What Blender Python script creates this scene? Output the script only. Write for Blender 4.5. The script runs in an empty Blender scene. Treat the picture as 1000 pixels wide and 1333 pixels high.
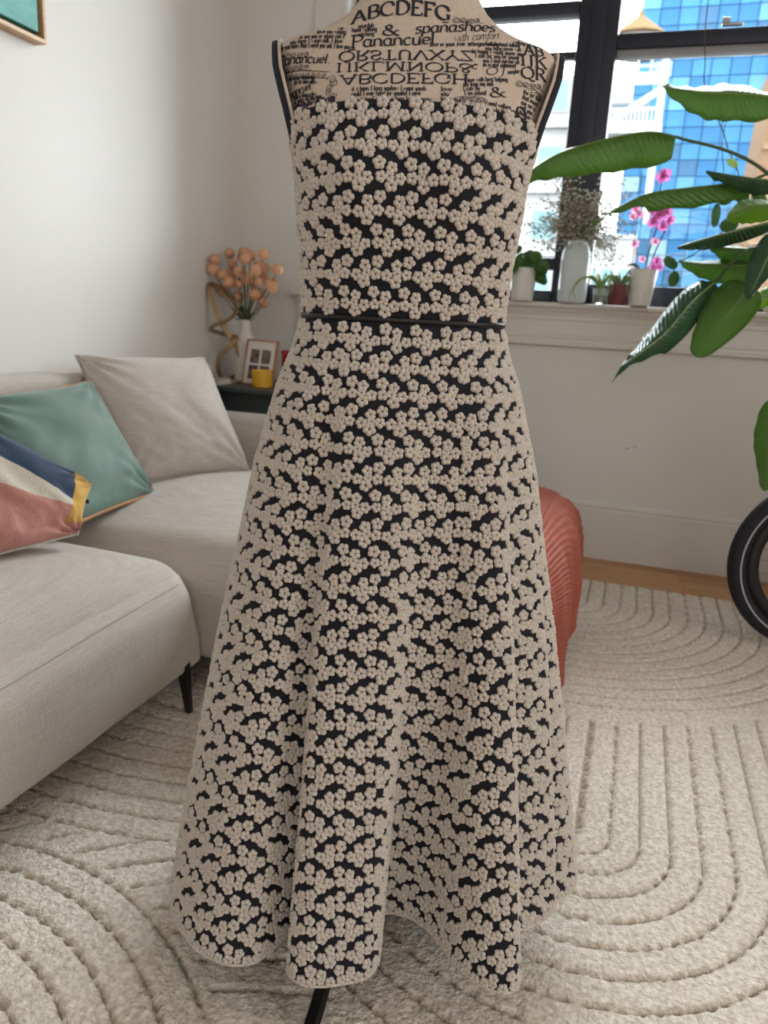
import bpy, bmesh, math, random
import numpy as np
from mathutils import Vector, Matrix
random.seed(7); rng = np.random.default_rng(7)
scene = bpy.context.scene
COL = scene.collection
PI = math.pi

# ------------------------------------------------------------------ camera
def setup_camera():
    y, p, r = (math.radians(a) for a in (17.46, 14.44, 3.155))
    f = np.array([-math.sin(y)*math.cos(p), math.cos(y)*math.cos(p), -math.sin(p)])
    rt = np.array([math.cos(y), math.sin(y), 0.0]); up = np.cross(rt, f)
    R = math.cos(r)*rt + math.sin(r)*up; U = -math.sin(r)*rt + math.cos(r)*up
    cd = bpy.data.cameras.new('camera'); co = bpy.data.objects.new('camera', cd); COL.objects.link(co)
    co.matrix_world = Matrix(((R[0], U[0], -f[0], 0), (R[1], U[1], -f[1], 0), (R[2], U[2], -f[2], 1.0), (0, 0, 0, 1)))
    cd.sensor_fit = 'VERTICAL'; cd.sensor_height = 24.0; cd.lens = 992.0/1333.0*24.0
    cd.clip_start = 0.02; cd.clip_end = 400
    cd.dof.use_dof = True; cd.dof.focus_distance = 1.08; cd.dof.aperture_fstop = 4.0
    scene.camera = co
setup_camera()
# ------------------------------------------------------------------ world, sun, window portal, added fill lamps
scene.view_settings.view_transform = 'Standard'; scene.view_settings.look = 'None'
scene.view_settings.exposure = 0.13; scene.view_settings.gamma = 1.0; scene.view_settings.use_curve_mapping = False
W = bpy.data.worlds.new('World'); scene.world = W; W.use_nodes = True
bg = W.node_tree.nodes['Background']; bg.inputs[0].default_value = (0.90, 0.95, 1.0, 1); bg.inputs[1].default_value = 20.0
sd = bpy.data.lights.new('sun', 'SUN'); sd.energy = 2.0; sd.angle = math.radians(0.6); sd.color = (1.0, 0.96, 0.9)
so = bpy.data.objects.new('sun', sd); COL.objects.link(so)
so.rotation_euler = Vector((-0.45, 1.0, -0.95)).to_track_quat('-Z', 'Y').to_euler()
def area(name, loc, aim, sx, sy, energy, color=(1, 1, 1), portal=False):
    l = bpy.data.lights.new(name, 'AREA'); l.shape = 'RECTANGLE'; l.size = sx; l.size_y = sy; l.energy = energy; l.color = color
    o = bpy.data.objects.new(name, l); COL.objects.link(o); o.location = loc
    o.rotation_euler = Vector(aim).to_track_quat('-Z', 'Y').to_euler()
    if portal: l.cycles.is_portal = True
    return o
area('window_portal', (-0.25, 3.62, 1.85), (0, -1, 0), 2.2, 1.5, 1, portal=True)
area('side_fill_light', (2.94, 0.45, 1.75), (-1, 0.04, -0.08), 2.2, 1.7, 36, (1.0, 0.985, 0.96))  # added fill lamp at the right wall, brightens the left wall and corner
area('rear_fill_light', (0.55, -2.36, 1.65), (-0.12, 1, -0.1), 2.4, 1.6, 32, (1.0, 0.985, 0.96))  # added fill lamp behind the camera, brightens the dress front

# ------------------------------------------------------------------ helpers
def lin(c):
    return tuple((v/255/12.92 if v/255 <= 0.04045 else ((v/255+0.055)/1.055)**2.4) for v in c)
MATS = {}
def M(name, col, rough=0.6, metal=0.0, noise=None, bump=None, sheen=0.0, transl=0.0, spec=0.5, coat=0.0, stretch=None, coord='Object'):
    """col: sRGB 0-255.  noise=(scale, amount) colour variation, bump=(scale, strength, distance)"""
    if name in MATS: return MATS[name]
    m = bpy.data.materials.new(name); m.use_nodes = True; nt = m.node_tree; N = nt.nodes; L = nt.links
    b = N['Principled BSDF']; c = lin(col)
    b.inputs['Base Color'].default_value = (*c, 1); b.inputs['Roughness'].default_value = rough; b.inputs['Metallic'].default_value = metal
    b.inputs['Specular IOR Level'].default_value = spec; b.inputs['Coat Weight'].default_value = coat
    if sheen: b.inputs['Sheen Weight'].default_value = sheen; b.inputs['Sheen Roughness'].default_value = 0.5
    vec = None
    if noise or bump:
        tc = N.new('ShaderNodeTexCoord'); vec = tc.outputs[coord]
        if stretch:
            mp = N.new('ShaderNodeMapping'); L.new(vec, mp.inputs[0]); mp.inputs['Scale'].default_value = stretch; vec = mp.outputs[0]
    if noise:
        n = N.new('ShaderNodeTexNoise'); n.inputs['Scale'].default_value = noise[0]; n.inputs['Detail'].default_value = 4; L.new(vec, n.inputs['Vector'])
        rp = N.new('ShaderNodeValToRGB'); a = noise[1]
        rp.color_ramp.elements[0].position = 0.3; rp.color_ramp.elements[1].position = 0.7
        rp.color_ramp.elements[0].color = (*[v*(1-a) for v in c], 1); rp.color_ramp.elements[1].color = (*[min(1, v*(1+a)) for v in c], 1)
        L.new(n.outputs['Fac'], rp.inputs[0]); L.new(rp.outputs[0], b.inputs['Base Color'])
    if bump:
        n2 = N.new('ShaderNodeTexNoise'); n2.inputs['Scale'].default_value = bump[0]; n2.inputs['Detail'].default_value = 3; L.new(vec, n2.inputs['Vector'])
        bp = N.new('ShaderNodeBump'); bp.inputs['Strength'].default_value = bump[1]; bp.inputs['Distance'].default_value = bump[2] if len(bump) > 2 else 0.002
        L.new(n2.outputs['Fac'], bp.inputs['Height']); L.new(bp.outputs[0], b.inputs['Normal'])
    if transl:
        out = N['Material Output']; t = N.new('ShaderNodeBsdfTranslucent'); mx = N.new('ShaderNodeMixShader'); mx.inputs[0].default_value = transl
        t.inputs[0].default_value = (*[min(1, v*1.5) for v in c], 1)
        L.new(b.outputs[0], mx.inputs[1]); L.new(t.outputs[0], mx.inputs[2]); L.new(mx.outputs[0], out.inputs[0])
    MATS[name] = m; return m

def thing(name, loc, label, cat, group=None):
    o = bpy.data.objects.new(name, None); COL.objects.link(o); o.location = loc; o.empty_display_size = 0.05
    o['label'] = label; o['category'] = cat
    if group: o['group'] = group
    return o
def origin(p):
    v = Vector((0, 0, 0))
    while p is not None: v = v + p.location; p = p.parent
    return v
def tag(o, label, cat, group=None):
    o['label'] = label; o['category'] = cat
    if group: o['group'] = group
    return o
def mesh(name, verts, faces, mat, parent=None, smooth=True, kind=None, label=None, recalc=False, mats=None, fmat=None, doubles=None):
    """verts in world space; stored relative to the parent's origin"""
    o0 = np.array(origin(parent)); v = np.asarray(verts, float) - o0
    me = bpy.data.meshes.new(name); me.from_pydata(v.tolist(), [], [tuple(int(i) for i in f) for f in faces])
    for mm in (mats or [mat]): me.materials.append(mm)
    if recalc or doubles:
        bm = bmesh.new(); bm.from_mesh(me)
        if doubles: bmesh.ops.remove_doubles(bm, verts=bm.verts, dist=doubles)
        bmesh.ops.recalc_face_normals(bm, faces=bm.faces); bm.to_mesh(me); bm.free()
    if fmat is not None: me.polygons.foreach_set('material_index', np.asarray(fmat, np.int32))
    if smooth: me.polygons.foreach_set('use_smooth', [True]*len(me.polygons))
    o = bpy.data.objects.new(name, me); COL.objects.link(o); o.parent = parent
    if kind: o['kind'] = kind
    if label: o['label'] = label
    return o
def sharp(o, angle=35):
    me = o.data
    me.polygons.foreach_set('use_smooth', [True]*len(me.polygons))
    try: me.set_sharp_from_angle(angle=math.radians(angle))
    except Exception: pass
    return o
def struct(o):
    o['kind'] = 'structure'; return o
class MB:
    """collects primitive shapes into one vertex / face list (world space)"""
    def __init__(s): s.v = []; s.f = []
    def add(s, v, f):
        b = len(s.v); s.v += [tuple(q) for q in v]; s.f += [tuple(i+b for i in q) for q in f]; return s
    def box(s, lo, hi, bev=0.0):
        if bev <= 0:
            x0, y0, z0 = lo; x1, y1, z1 = hi
            return s.add([(x0,y0,z0),(x1,y0,z0),(x1,y1,z0),(x0,y1,z0),(x0,y0,z1),(x1,y0,z1),(x1,y1,z1),(x0,y1,z1)],
                         [(3,2,1,0),(4,5,6,7),(0,1,5,4),(1,2,6,5),(2,3,7,6),(3,0,4,7)])
        bm = bmesh.new(); bmesh.ops.create_cube(bm, size=1)
        for q in bm.verts: q.co = Vector([(lo[i]+hi[i])/2 + q.co[i]*(hi[i]-lo[i]) for i in range(3)])
        bmesh.ops.bevel(bm, geom=bm.edges[:], offset=bev, segments=2, affect='EDGES', profile=0.5)
        bm.verts.index_update(); s.add([q.co[:] for q in bm.verts], [[q.index for q in fc.verts] for fc in bm.faces]); bm.free(); return s
    def tube(s, pts, r, n=8, cap=True):
        pts = [np.asarray(p, float) for p in pts]; m = len(pts); rr = r if hasattr(r, '__len__') else [r]*m
        V = []; prev = None
        for i, p in enumerate(pts):
            t = pts[min(i+1, m-1)] - pts[max(i-1, 0)]; t = t/(np.linalg.norm(t)+1e-12)
            if prev is None:
                a = np.array([0, 0, 1.0]) if abs(t[2]) < 0.9 else np.array([1.0, 0, 0]); nn = np.cross(t, a)
            else: nn = prev - t*(prev@t)
            nn = nn/np.linalg.norm(nn); prev = nn; bb = np.cross(t, nn)
            for k in range(n):
                a = 2*PI*k/n; V.append(p + rr[i]*(math.cos(a)*nn + math.sin(a)*bb))
        F = []
        for i in range(m-1):
            for k in range(n):
                F.append((i*n+k, i*n+(k+1)%n, (i+1)*n+(k+1)%n, (i+1)*n+k))
        if cap: F += [tuple(range(n))[::-1], tuple((m-1)*n+k for k in range(n))]
        return s.add(V, F)
    def lathe(s, prof, c, n=32):
        V = []; F = []; m = len(prof)
        for r, z in prof:
            for k in range(n):
                a = 2*PI*k/n; V.append((c[0]+r*math.cos(a), c[1]+r*math.sin(a), c[2]+z))
        for i in range(m-1):
            for k in range(n): F.append((i*n+k, i*n+(k+1)%n, (i+1)*n+(k+1)%n, (i+1)*n+k))
        if prof[0][0] > 1e-6: F.append(tuple(range(n))[::-1])
        if prof[-1][0] > 1e-6: F.append(tuple((m-1)*n+k for k in range(n)))
        return s.add(V, F)
    def extrude(s, prof, axis, a0, a1):
        """closed 2-D profile swept along axis (0: profile is (y,z), 1: (x,z), 2: (x,y))"""
        m = len(prof); V = []
        for a in (a0, a1):
            for p, q in prof:
                V.append((a, p, q) if axis == 0 else (p, a, q) if axis == 1 else (p, q, a))
        F = [(i, (i+1) % m, m+(i+1) % m, m+i) for i in range(m)] + [tuple(range(m))[::-1], tuple(range(m, 2*m))]
        return s.add(V, F)
    def build(s, name, mat, parent=None, smooth=False, **k):
        k.setdefault('recalc', True); o = mesh(name, s.v, s.f, mat, parent, smooth=False, **k)
        return sharp(o) if smooth else o
def catmull(P, n=12, closed=False):
    P = np.asarray(P, float); m = len(P); out = []
    rngi = range(m) if closed else range(m-1)
    for i in rngi:
        if closed: p0, p1, p2, p3 = P[(i-1) % m], P[i], P[(i+1) % m], P[(i+2) % m]
        else: p0, p1, p2, p3 = P[max(i-1, 0)], P[i], P[i+1], P[min(i+2, m-1)]
        for t in np.linspace(0, 1, n, endpoint=False):
            out.append(0.5*((2*p1)+(-p0+p2)*t+(2*p0-5*p1+4*p2-p3)*t*t+(-p0+3*p1-3*p2+p3)*t**3))
    if not closed: out.append(P[-1])
    return np.array(out)
def gridfaces(nr, nc, wrap=False):
    F = []
    for i in range(nr-1):
        for j in range(nc if wrap else nc-1):
            a = i*nc+j; b = i*nc+(j+1) % nc
            F.append((a, b, b+nc, a+nc))
    return F
def ptsnoise(P, scale, seed):
    """cheap smooth value noise from sums of sines, deterministic"""
    r = np.random.default_rng(seed); out = np.zeros(len(P))
    for k in range(7):
        d = r.normal(size=3); d /= np.linalg.norm(d); w = scale*(0.6+1.6*r.random())
        out += np.sin(P@d*w + r.random()*6.28)
    return out/7
def puffy(lo, hi, r, bulge=(0, 0, 0), seg=22, wr=0.0, wscale=20, seed=1, rlow=None):
    lo = np.array(lo, float); hi = np.array(hi, float); c = (lo+hi)/2; h = (hi-lo)/2
    g = np.linspace(-1, 1, seg); g = np.sign(g)*(1-(1-np.abs(g))**1.7)
    V = []; F = []
    for ax in range(3):
        for sg in (-1, 1):
            b = len(V)
            for a in g:
                for d in g:
                    p = np.zeros(3); p[ax] = sg; p[(ax+1) % 3] = a; p[(ax+2) % 3] = d; V.append(p)
            F += [tuple(b+i for i in q) for q in gridfaces(seg, seg)]
    P = np.array(V); X = c+h*P
    if rlow is not None: t_ = np.clip(((X[:, 2:3]-lo[2])/(hi[2]-lo[2])-.05)/.8, 0, 1); r = rlow+(r-rlow)*t_*t_*(3-2*t_)
    inner = np.clip(X, lo+r, hi-r); d = X-inner; L = np.linalg.norm(d, axis=1, keepdims=True)
    X = np.where(L > 1e-9, inner+d/np.maximum(L, 1e-9)*r, X)
    q = 1-P**2
    X[:, 0] += bulge[0]*np.sign(P[:, 0])*np.abs(P[:, 0])**2*q[:, 1]**.8*q[:, 2]**.8
    X[:, 1] += bulge[1]*np.sign(P[:, 1])*np.abs(P[:, 1])**2*q[:, 0]**.6*q[:, 2]**.6
    X[:, 2] += bulge[2]*np.clip(P[:, 2], 0, 1)**2*q[:, 0]**1.15*q[:, 1]**1.15
    if wr: X += (ptsnoise(X, wscale, seed)*wr)[:, None]*d/np.maximum(L, 1e-9) + (ptsnoise(X, wscale*.6, seed+5)*wr)[:, None]*np.array([0, 0, 1.])*(P[:, 2:3] > .5)
    return X, F
# ------------------------------------------------------------------ materials of the setting
m_wall = M('wall_paint', (224, 221, 216), 0.75, noise=(3, 0.015), bump=(120, 0.06, 0.001))
m_trim = M('trim_paint', (220, 216, 210), 0.45, bump=(60, 0.03, 0.001))
m_frame = M('window_frame_metal', (34, 37, 52), 0.45, noise=(30, 0.1))
m_plank = [M('oak_plank_%s' % n, c, 0.45, noise=(6, 0.22), stretch=(1.2, 22, 22), bump=(30, 0.05, 0.001)) for n, c in (('light', (196, 148, 104)), ('mid', (184, 136, 94)), ('dark', (172, 124, 84)))]
def glass_mat():
    m = bpy.data.materials.new('window_glass'); m.use_nodes = True; N = m.node_tree.nodes; L = m.node_tree.links
    out = N['Material Output']; N.remove(N['Principled BSDF'])
    t = N.new('ShaderNodeBsdfTransparent'); t.inputs[0].default_value = (0.96, 0.98, 0.98, 1)
    g = N.new('ShaderNodeBsdfGlossy'); g.inputs['Roughness'].default_value = 0.02
    fr = N.new('ShaderNodeFresnel'); fr.inputs[0].default_value = 1.35
    mx = N.new('ShaderNodeMixShader'); L.new(fr.outputs[0], mx.inputs[0]); L.new(t.outputs[0], mx.inputs[1]); L.new(g.outputs[0], mx.inputs[2]); L.new(mx.outputs[0], out.inputs[0])
    return m
m_glass = glass_mat()
XL, XR, YB, YF, ZC = -1.854, 3.0, -2.4, 3.415, 2.95
WX0, WX1, WZ0, WZ1 = -1.35, 0.86, 1.075, 2.72
# ------------------------------------------------------------------ room shell
fl = struct(MB().box((XL-.2, YB-.2, -.15), (XR+.2, YF+.25, -.004)).build('floor', m_plank[1]))
def planks():
    base = {}
    y = 3.412; row = 0
    while y > 2.30:
        x = XL + 0.002 - random.random()*0.9
        while x < 1.7:
            ln = 1.1; a = max(x, XL+.002); b = min(x+ln, 1.7)
            if b - a > 0.05:
                MB().box((a+.0008, y-.0865, -.0038), (b-.0008, y-.0008, 0.0), 0).build('plank', random.choice(m_plank), fl)
            x += ln
        y -= 0.087; row += 1
planks()
struct(MB().box((XL-.2, YB-.2, ZC), (XR+.2, YF+.25, ZC+.15)).build('ceiling', m_wall))
struct(MB().box((XL-.2, YB-.2, -.01), (XL, YF+.25, ZC)).build('wall_left', m_wall))
struct(MB().box((XR, YB-.2, -.01), (XR+.2, YF+.25, ZC)).build('wall_right', m_wall))
struct(MB().box((XL, YB-.2, -.01), (XR, YB, ZC)).build('wall_rear', m_wall))
wb = MB()
wb.box((XL, YF, -.01), (WX0, YF+.25, ZC)); wb.box((WX1, YF, -.01), (XR, YF+.25, ZC))
wb.box((WX0, YF, -.01), (WX1, YF+.25, WZ0)); wb.box((WX0, YF, WZ1), (WX1, YF+.25, ZC))
wall_back = struct(wb.build('wall_back', m_wall))
# scuff on the paint below the window
sc = MB()
for i in range(9):
    t = i/9; cx = -0.005+0.044*t; cz = 0.497+0.017*t+0.002*math.sin(9*t)
    if i in (4, 5): continue
    sc.box((cx, YF-.0006, cz), (cx+.005+.001*(i % 3), YF+.001, cz+.0022+.001*(i % 2)))
sc.build('scuff_mark', M('scuff_grey', (122, 116, 110), 0.8), wall_back, label='small grey scuff on the painted wall')
# baseboards: tall flat board with a stepped cap
def bb_prof(y, s):   # (y,z) profile, s = direction into the room
    return [(y, 0), (y+s*.018, 0), (y+s*.018, .222), (y+s*.012, .226), (y+s*.012, .231), (y+s*.016, .236), (y+s*.013, .247), (y+s*.004, .252), (y, .252)]
struct(MB().extrude(bb_prof(YF, -1), 0, XL+.02, XR).build('baseboard_back', m_trim))
struct(MB().extrude([(p, q) for p, q in bb_prof(XL, 1)], 1, YB, YF).build('baseboard_left', m_trim))
# window stool + apron with mouldings, swept along the wall
y = YF
st = MB().extrude([(y+.09, 1.068), (y-.055, 1.068), (y-.064, 1.074), (y-.064, 1.086), (y-.056, 1.091), (y+.09, 1.091)], 0, -1.57, 1.02)
struct(st.build('trim_1', m_trim))
ap = MB().extrude([(y, 1.0675), (y-.044, 1.0675), (y-.042, 1.058), (y-.032, 1.050), (y-.030, 1.043), (y-.022, 1.040), (y-.022, 1.022), (y-.018, 1.018), (y-.018, .962),
                   (y-.024, .957), (y-.024, .948), (y-.019, .944), (y-.019, .930), (y-.028, .926), (y-.028, .917), (y-.018, .912), (y, .910)], 0, -1.545, 0.995)
struct(ap.build('trim_2', m_trim))
# moulded casings up both sides and over the window
def casing(x0, x1, name):
    d = 1 if x1 > x0 else -1; w = abs(x1-x0)
    pr = [(x0, y), (x0, y-.026), (x0+d*.018, y-.026), (x0+d*.024, y-.018), (x0+d*.055, y-.016), (x0+d*.060, y-.021), (x0+d*.066, y-.016), (x0+d*(w-.03), y-.014), (x0+d*(w-.026), y-.019), (x0+d*(w-.012), y-.019), (x1, y-.012), (x1, y)]
    struct(MB().extrude(pr, 2, 1.0915, WZ1+.14).build(name, m_trim))
casing(-1.495, -1.352, 'trim_3'); casing(1.005, 0.862, 'trim_4')
struct(MB().extrude([(y, WZ1+.002), (y-.02, WZ1+.002), (y-.02, WZ1+.11), (y-.035, WZ1+.13), (y, WZ1+.14)], 0, -1.351, .861).build('trim_5', m_trim))
# ------------------------------------------------------------------ the window: dark steel frame and panes
def window():
    Y0, Y1 = YF+.075, YF+.165
    w = MB()
    w.box((WX0, Y0, WZ0), (WX0+.055, Y1, WZ1), .004); w.box((WX1-.055, Y0, WZ0), (WX1, Y1, WZ1), .004)
    w.box((WX0+.056, Y0, WZ1-.06), (WX1-.056, Y1, WZ1), .004)
    w.box((WX0+.056, Y0, WZ0), (-.396, Y1, 1.143), .004); w.box((-.236, Y0, WZ0), (WX1-.056, Y1, 1.176), .004)
    root = struct(w.build('window_1', m_frame, smooth=True))
    MB().box((-.395, Y0-.012, WZ0+.001), (-.237, Y1, WZ1-.001), .006).box((-.345, Y0-.022, WZ0+.02), (-.287, Y0-.011, WZ1-.02), .003).build('mullion', m_frame, root, smooth=True)
    for z0, z1, dy in ((2.207, 2.254, 0), (2.057, 2.082, .03), (1.230, 1.277, 0)):
        MB().box((WX0+.056, Y0+dy, z0), (-.396, Y1-.01, z1), .004).build('rail', m_frame, root, smooth=True)
    MB().box((-.236, Y0-.006, 2.072), (WX1-.056, Y1-.01, 2.126), .005).build('rail', m_frame, root, smooth=True)
    MB().box((-.236, Y0+.01, 2.045), (WX1-.056, Y1-.03, 2.0715), .003).build('lower_sash_rail', M('sash_grey', (150, 150, 152), .5), root, smooth=True)
    lt = MB().box((.140, Y0-.03, 2.1265), (.215, Y0-.008, 2.135), .002)
    lt.tube([(.140, Y0-.018, 2.146), (.168, Y0-.018, 2.143)], .013, 14)
    lt.build('sash_latch', M('latch_metal', (186, 184, 180), .35, .7), root, smooth=True)
    gy = YF+.12
    for x0, x1, z0, z1 in ((WX0+.056, -.396, 1.144, 1.229), (WX0+.056, -.396, 1.278, 2.056), (WX0+.056, -.396, 2.083, 2.206), (WX0+.056, -.396, 2.255, WZ1-.061),
                           (-.236, WX1-.056, 1.177, 2.044), (-.236, WX1-.056, 2.127, WZ1-.061)):
        MB().box((x0, gy, z0), (x1, gy+.005, z1)).build('pane', m_glass, root)
window()
# added, unseen window frame behind the camera, set round the rear fill lamp
rw = MB()
for a in ((-.70, -.62), (1.72, 1.80), (.51, .59)): rw.box((a[0], YB+.001, .80), (a[1], YB+.05, 2.5))
rw.box((-.619, YB+.001, .80), (1.719, YB+.05, .84)); rw.box((-.619, YB+.001, 2.46), (1.719, YB+.05, 2.5))
struct(rw.build('added_rear_window', m_frame))
rw = MB()   # a second added, unseen frame in the right-hand wall, for the side fill lamp
for a in ((-.73, -.66), (1.56, 1.63), (.415, .485)): rw.box((XR-.05, a[0], .86), (XR-.001, a[1], 2.64))
rw.box((XR-.05, -.659, .86), (XR-.001, 1.559, .90)); rw.box((XR-.05, -.659, 2.60), (XR-.001, 1.559, 2.64))
struct(rw.build('added_side_window', m_frame))

# ------------------------------------------------------------------ rug with carved arches
def rug():
    X0, X1, Y0, Y1 = -1.72, 0.80, 0.30, 3.045
    st = 0.0052
    xs = np.arange(X0, X1, st); ys = np.arange(Y0, Y1, st)
    gx, gy = np.meshgrid(xs, ys); x = gx.ravel(); yy = gy.ravel()
    def U(cx, cy, up=1):   # concentric arches: straight legs on one side of the centre, arcs on the other
        dy = (yy-cy)*up
        return np.where(dy > 0, np.abs(x-cx), np.hypot(x-cx, dy))
    pitch = 0.0585; hw = 0.0050
    def groove(d, off):
        k = (d-off)/pitch; return np.abs(k-np.round(k))*pitch
    d1 = U(-.13, 2.77); d2 = U(0.005, 1.40); d3 = U(-1.0, 2.25); d4 = np.hypot(x+.93, yy-.31); d5 = U(1.10, 1.0)
    dist = np.where(d1 < .905, np.where(d1 < .875, groove(d1, .005), np.abs(d1-.905)+.02),
           np.where((d4 < .668), groove(d4, .65),
           np.where((d3 < 1.222) & (x < -.44), groove(d3, 1.21),
           np.where(d2 < .62, groove(d2, .062), groove(np.hypot(x+.2, yy-.2), .03)))))
    # edges between the fields
    dist = np.minimum(dist, np.where(d1 > .88, np.abs(d1-.875), 1))
    wob = 0.0012*np.sin(x*210+yy*90)+0.0012*np.sin(x*-130+yy*260)
    g = np.clip((dist+wob)/hw, 0, 1); g = g*g*(3-2*g)
    rn = np.random.default_rng(3)
    z = 0.004 + 0.011*g + (rn.random(len(x))-.5)*0.0036*(0.3+0.7*g)
    ed = np.minimum.reduce([x-X0, xs[-1]-x, yy-Y0, ys[-1]-yy]); z *= np.clip(ed/0.006, 0.02, 1)
    V = np.stack([x, yy, z], 1); nx, ny = len(xs), len(ys)
    i = np.arange(nx*ny).reshape(ny, nx); Q = np.stack([i[:-1, :-1], i[:-1, 1:], i[1:, 1:], i[1:, :-1]], -1).reshape(-1, 4)
    me = bpy.data.meshes.new('rug'); me.vertices.add(len(V)); me.vertices.foreach_set('co', V.ravel().astype(np.float32))
    me.loops.add(Q.size); me.loops.foreach_set('vertex_index', Q.ravel().astype(np.int32))
    me.polygons.add(len(Q)); me.polygons.foreach_set('loop_start', np.arange(0, Q.size, 4, dtype=np.int32)); 
    me.polygons.foreach_set('use_smooth', np.ones(len(Q), bool))
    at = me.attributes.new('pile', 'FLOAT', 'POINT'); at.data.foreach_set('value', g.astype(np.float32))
    me.update(calc_edges=True); me.validate()
    m = bpy.data.materials.new('rug_wool'); m.use_nodes = True; N = m.node_tree.nodes; L = m.node_tree.links; b = N['Principled BSDF']
    b.inputs['Roughness'].default_value = 0.95; b.inputs['Specular IOR Level'].default_value = 0.1; b.inputs['Sheen Weight'].default_value = 0.25
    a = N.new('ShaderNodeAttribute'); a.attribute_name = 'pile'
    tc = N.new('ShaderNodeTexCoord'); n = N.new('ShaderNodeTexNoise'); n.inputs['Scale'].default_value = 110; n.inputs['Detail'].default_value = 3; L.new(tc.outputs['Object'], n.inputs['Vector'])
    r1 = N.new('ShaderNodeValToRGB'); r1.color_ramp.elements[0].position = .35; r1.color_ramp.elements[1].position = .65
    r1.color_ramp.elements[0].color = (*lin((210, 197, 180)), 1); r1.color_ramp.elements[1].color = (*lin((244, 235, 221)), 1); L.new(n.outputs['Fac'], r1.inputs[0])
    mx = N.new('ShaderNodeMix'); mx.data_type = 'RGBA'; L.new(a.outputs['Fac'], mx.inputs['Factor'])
    mx.inputs[6].default_value = (*lin((186, 169, 148)), 1); L.new(r1.outputs[0], mx.inputs[7]); L.new(mx.outputs[2], b.inputs['Base Color'])  # grooves coloured darker, partly the wool's own tone, partly shade painted in
    n2 = N.new('ShaderNodeTexNoise'); n2.inputs['Scale'].default_value = 150; n2.inputs['Detail'].default_value = 2; L.new(tc.outputs['Object'], n2.inputs['Vector'])
    bp = N.new('ShaderNodeBump'); bp.inputs['Strength'].default_value = .8; bp.inputs['Distance'].default_value = .006; L.new(n2.outputs['Fac'], bp.inputs['Height']); L.new(bp.outputs[0], b.inputs['Normal'])
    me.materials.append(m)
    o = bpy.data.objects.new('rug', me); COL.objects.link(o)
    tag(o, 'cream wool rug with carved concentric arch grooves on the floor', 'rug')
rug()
# ------------------------------------------------------------------ dress form and dress
AX = np.array([-.325, 1.072]); UV = AX/np.linalg.norm(AX); RG = np.array([UV[1], -UV[0]])
def W3(lat, fwd, z):
    lat = np.asarray(lat, float); fwd = np.asarray(fwd, float); z = np.asarray(z, float)+0*lat
    return np.stack([AX[0]+lat*RG[0]-fwd*UV[0], AX[1]+lat*RG[1]-fwd*UV[1], z], -1)
_TZ = [.90, .98, 1.00, 1.06, 1.12, 1.18, 1.23, 1.27, 1.30, 1.325, 1.338, 1.348, 1.360, 1.376, 1.394, 1.42, 1.50]
_TW = [.145, .134, .134, .137, .143, .148, .158, .168, .177, .184, .174, .137, .110, .089, .076, .068, .064]
_TF = [.105, .100, .102, .112, .125, .128, .115, .098, .085, .073, .067, .063, .059, .056, .054, .052, .05]
_TB = [.11, .095, .095, .10, .105, .11, .11, .105, .098, .09, .085, .08, .074, .068, .062, .058, .055]
ZF = np.linspace(.90, 1.50, 601)
def _sm(a, k):
    a = np.interp(ZF, _TZ, a); ker = np.hanning(k); ker /= ker.sum(); p = k//2
    return np.convolve(np.pad(a, p, 'edge'), ker, 'valid')[:601]
TWs, TFs, TBs = _sm(_TW, 13), _sm(_TF, 41), _sm(_TB, 41)
def bust(lat, z): return 0.014*np.exp(-((np.abs(lat)-.068)/.045)**2-((z-1.165)/.05)**2)
def ring(z, phi, off=0.0, n=2.4):
    """cross-section of the torso at height z; phi 0 = towards the camera"""
    w = np.interp(z, ZF, TWs)+off; df = np.interp(z, ZF, TFs)+off; db = np.interp(z, ZF, TBs)+off
    s, c = np.sin(phi), np.cos(phi)
    lat = w*np.sign(s)*np.abs(s)**(2/n); d = np.where(c > 0, df, db); fw = d*np.sign(c)*np.abs(c)**(2/n)
    fw = fw + np.where(c > 0, bust(lat, z)*np.clip(c*2, 0, 1), 0)
    return lat, fw
def front(lat, z, n=2.4):
    w = np.interp(z, ZF, TWs); d = np.interp(z, ZF, TFs); q = np.clip(np.abs(lat)/w, 0, .999)
    return d*(1-q**n)**(1/n) + bust(lat, z)
m_linen = M('printed_linen', (204, 188, 172), 0.85, noise=(220, 0.07), bump=(500, 0.25, 0.0008))
m_ink = M('print_ink', (38, 38, 48), 0.85)
m_navy = M('navy_trim', (30, 33, 46), 0.8, bump=(400, .4, .001))
m_black = M('black_iron', (24, 24, 27), 0.4, 0.6, noise=(20, .1))
form = thing('dress_form', (AX[0], AX[1], 0), 'tailor dress form in linen printed with lettering, wearing the floral dress', 'dress form')
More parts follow.
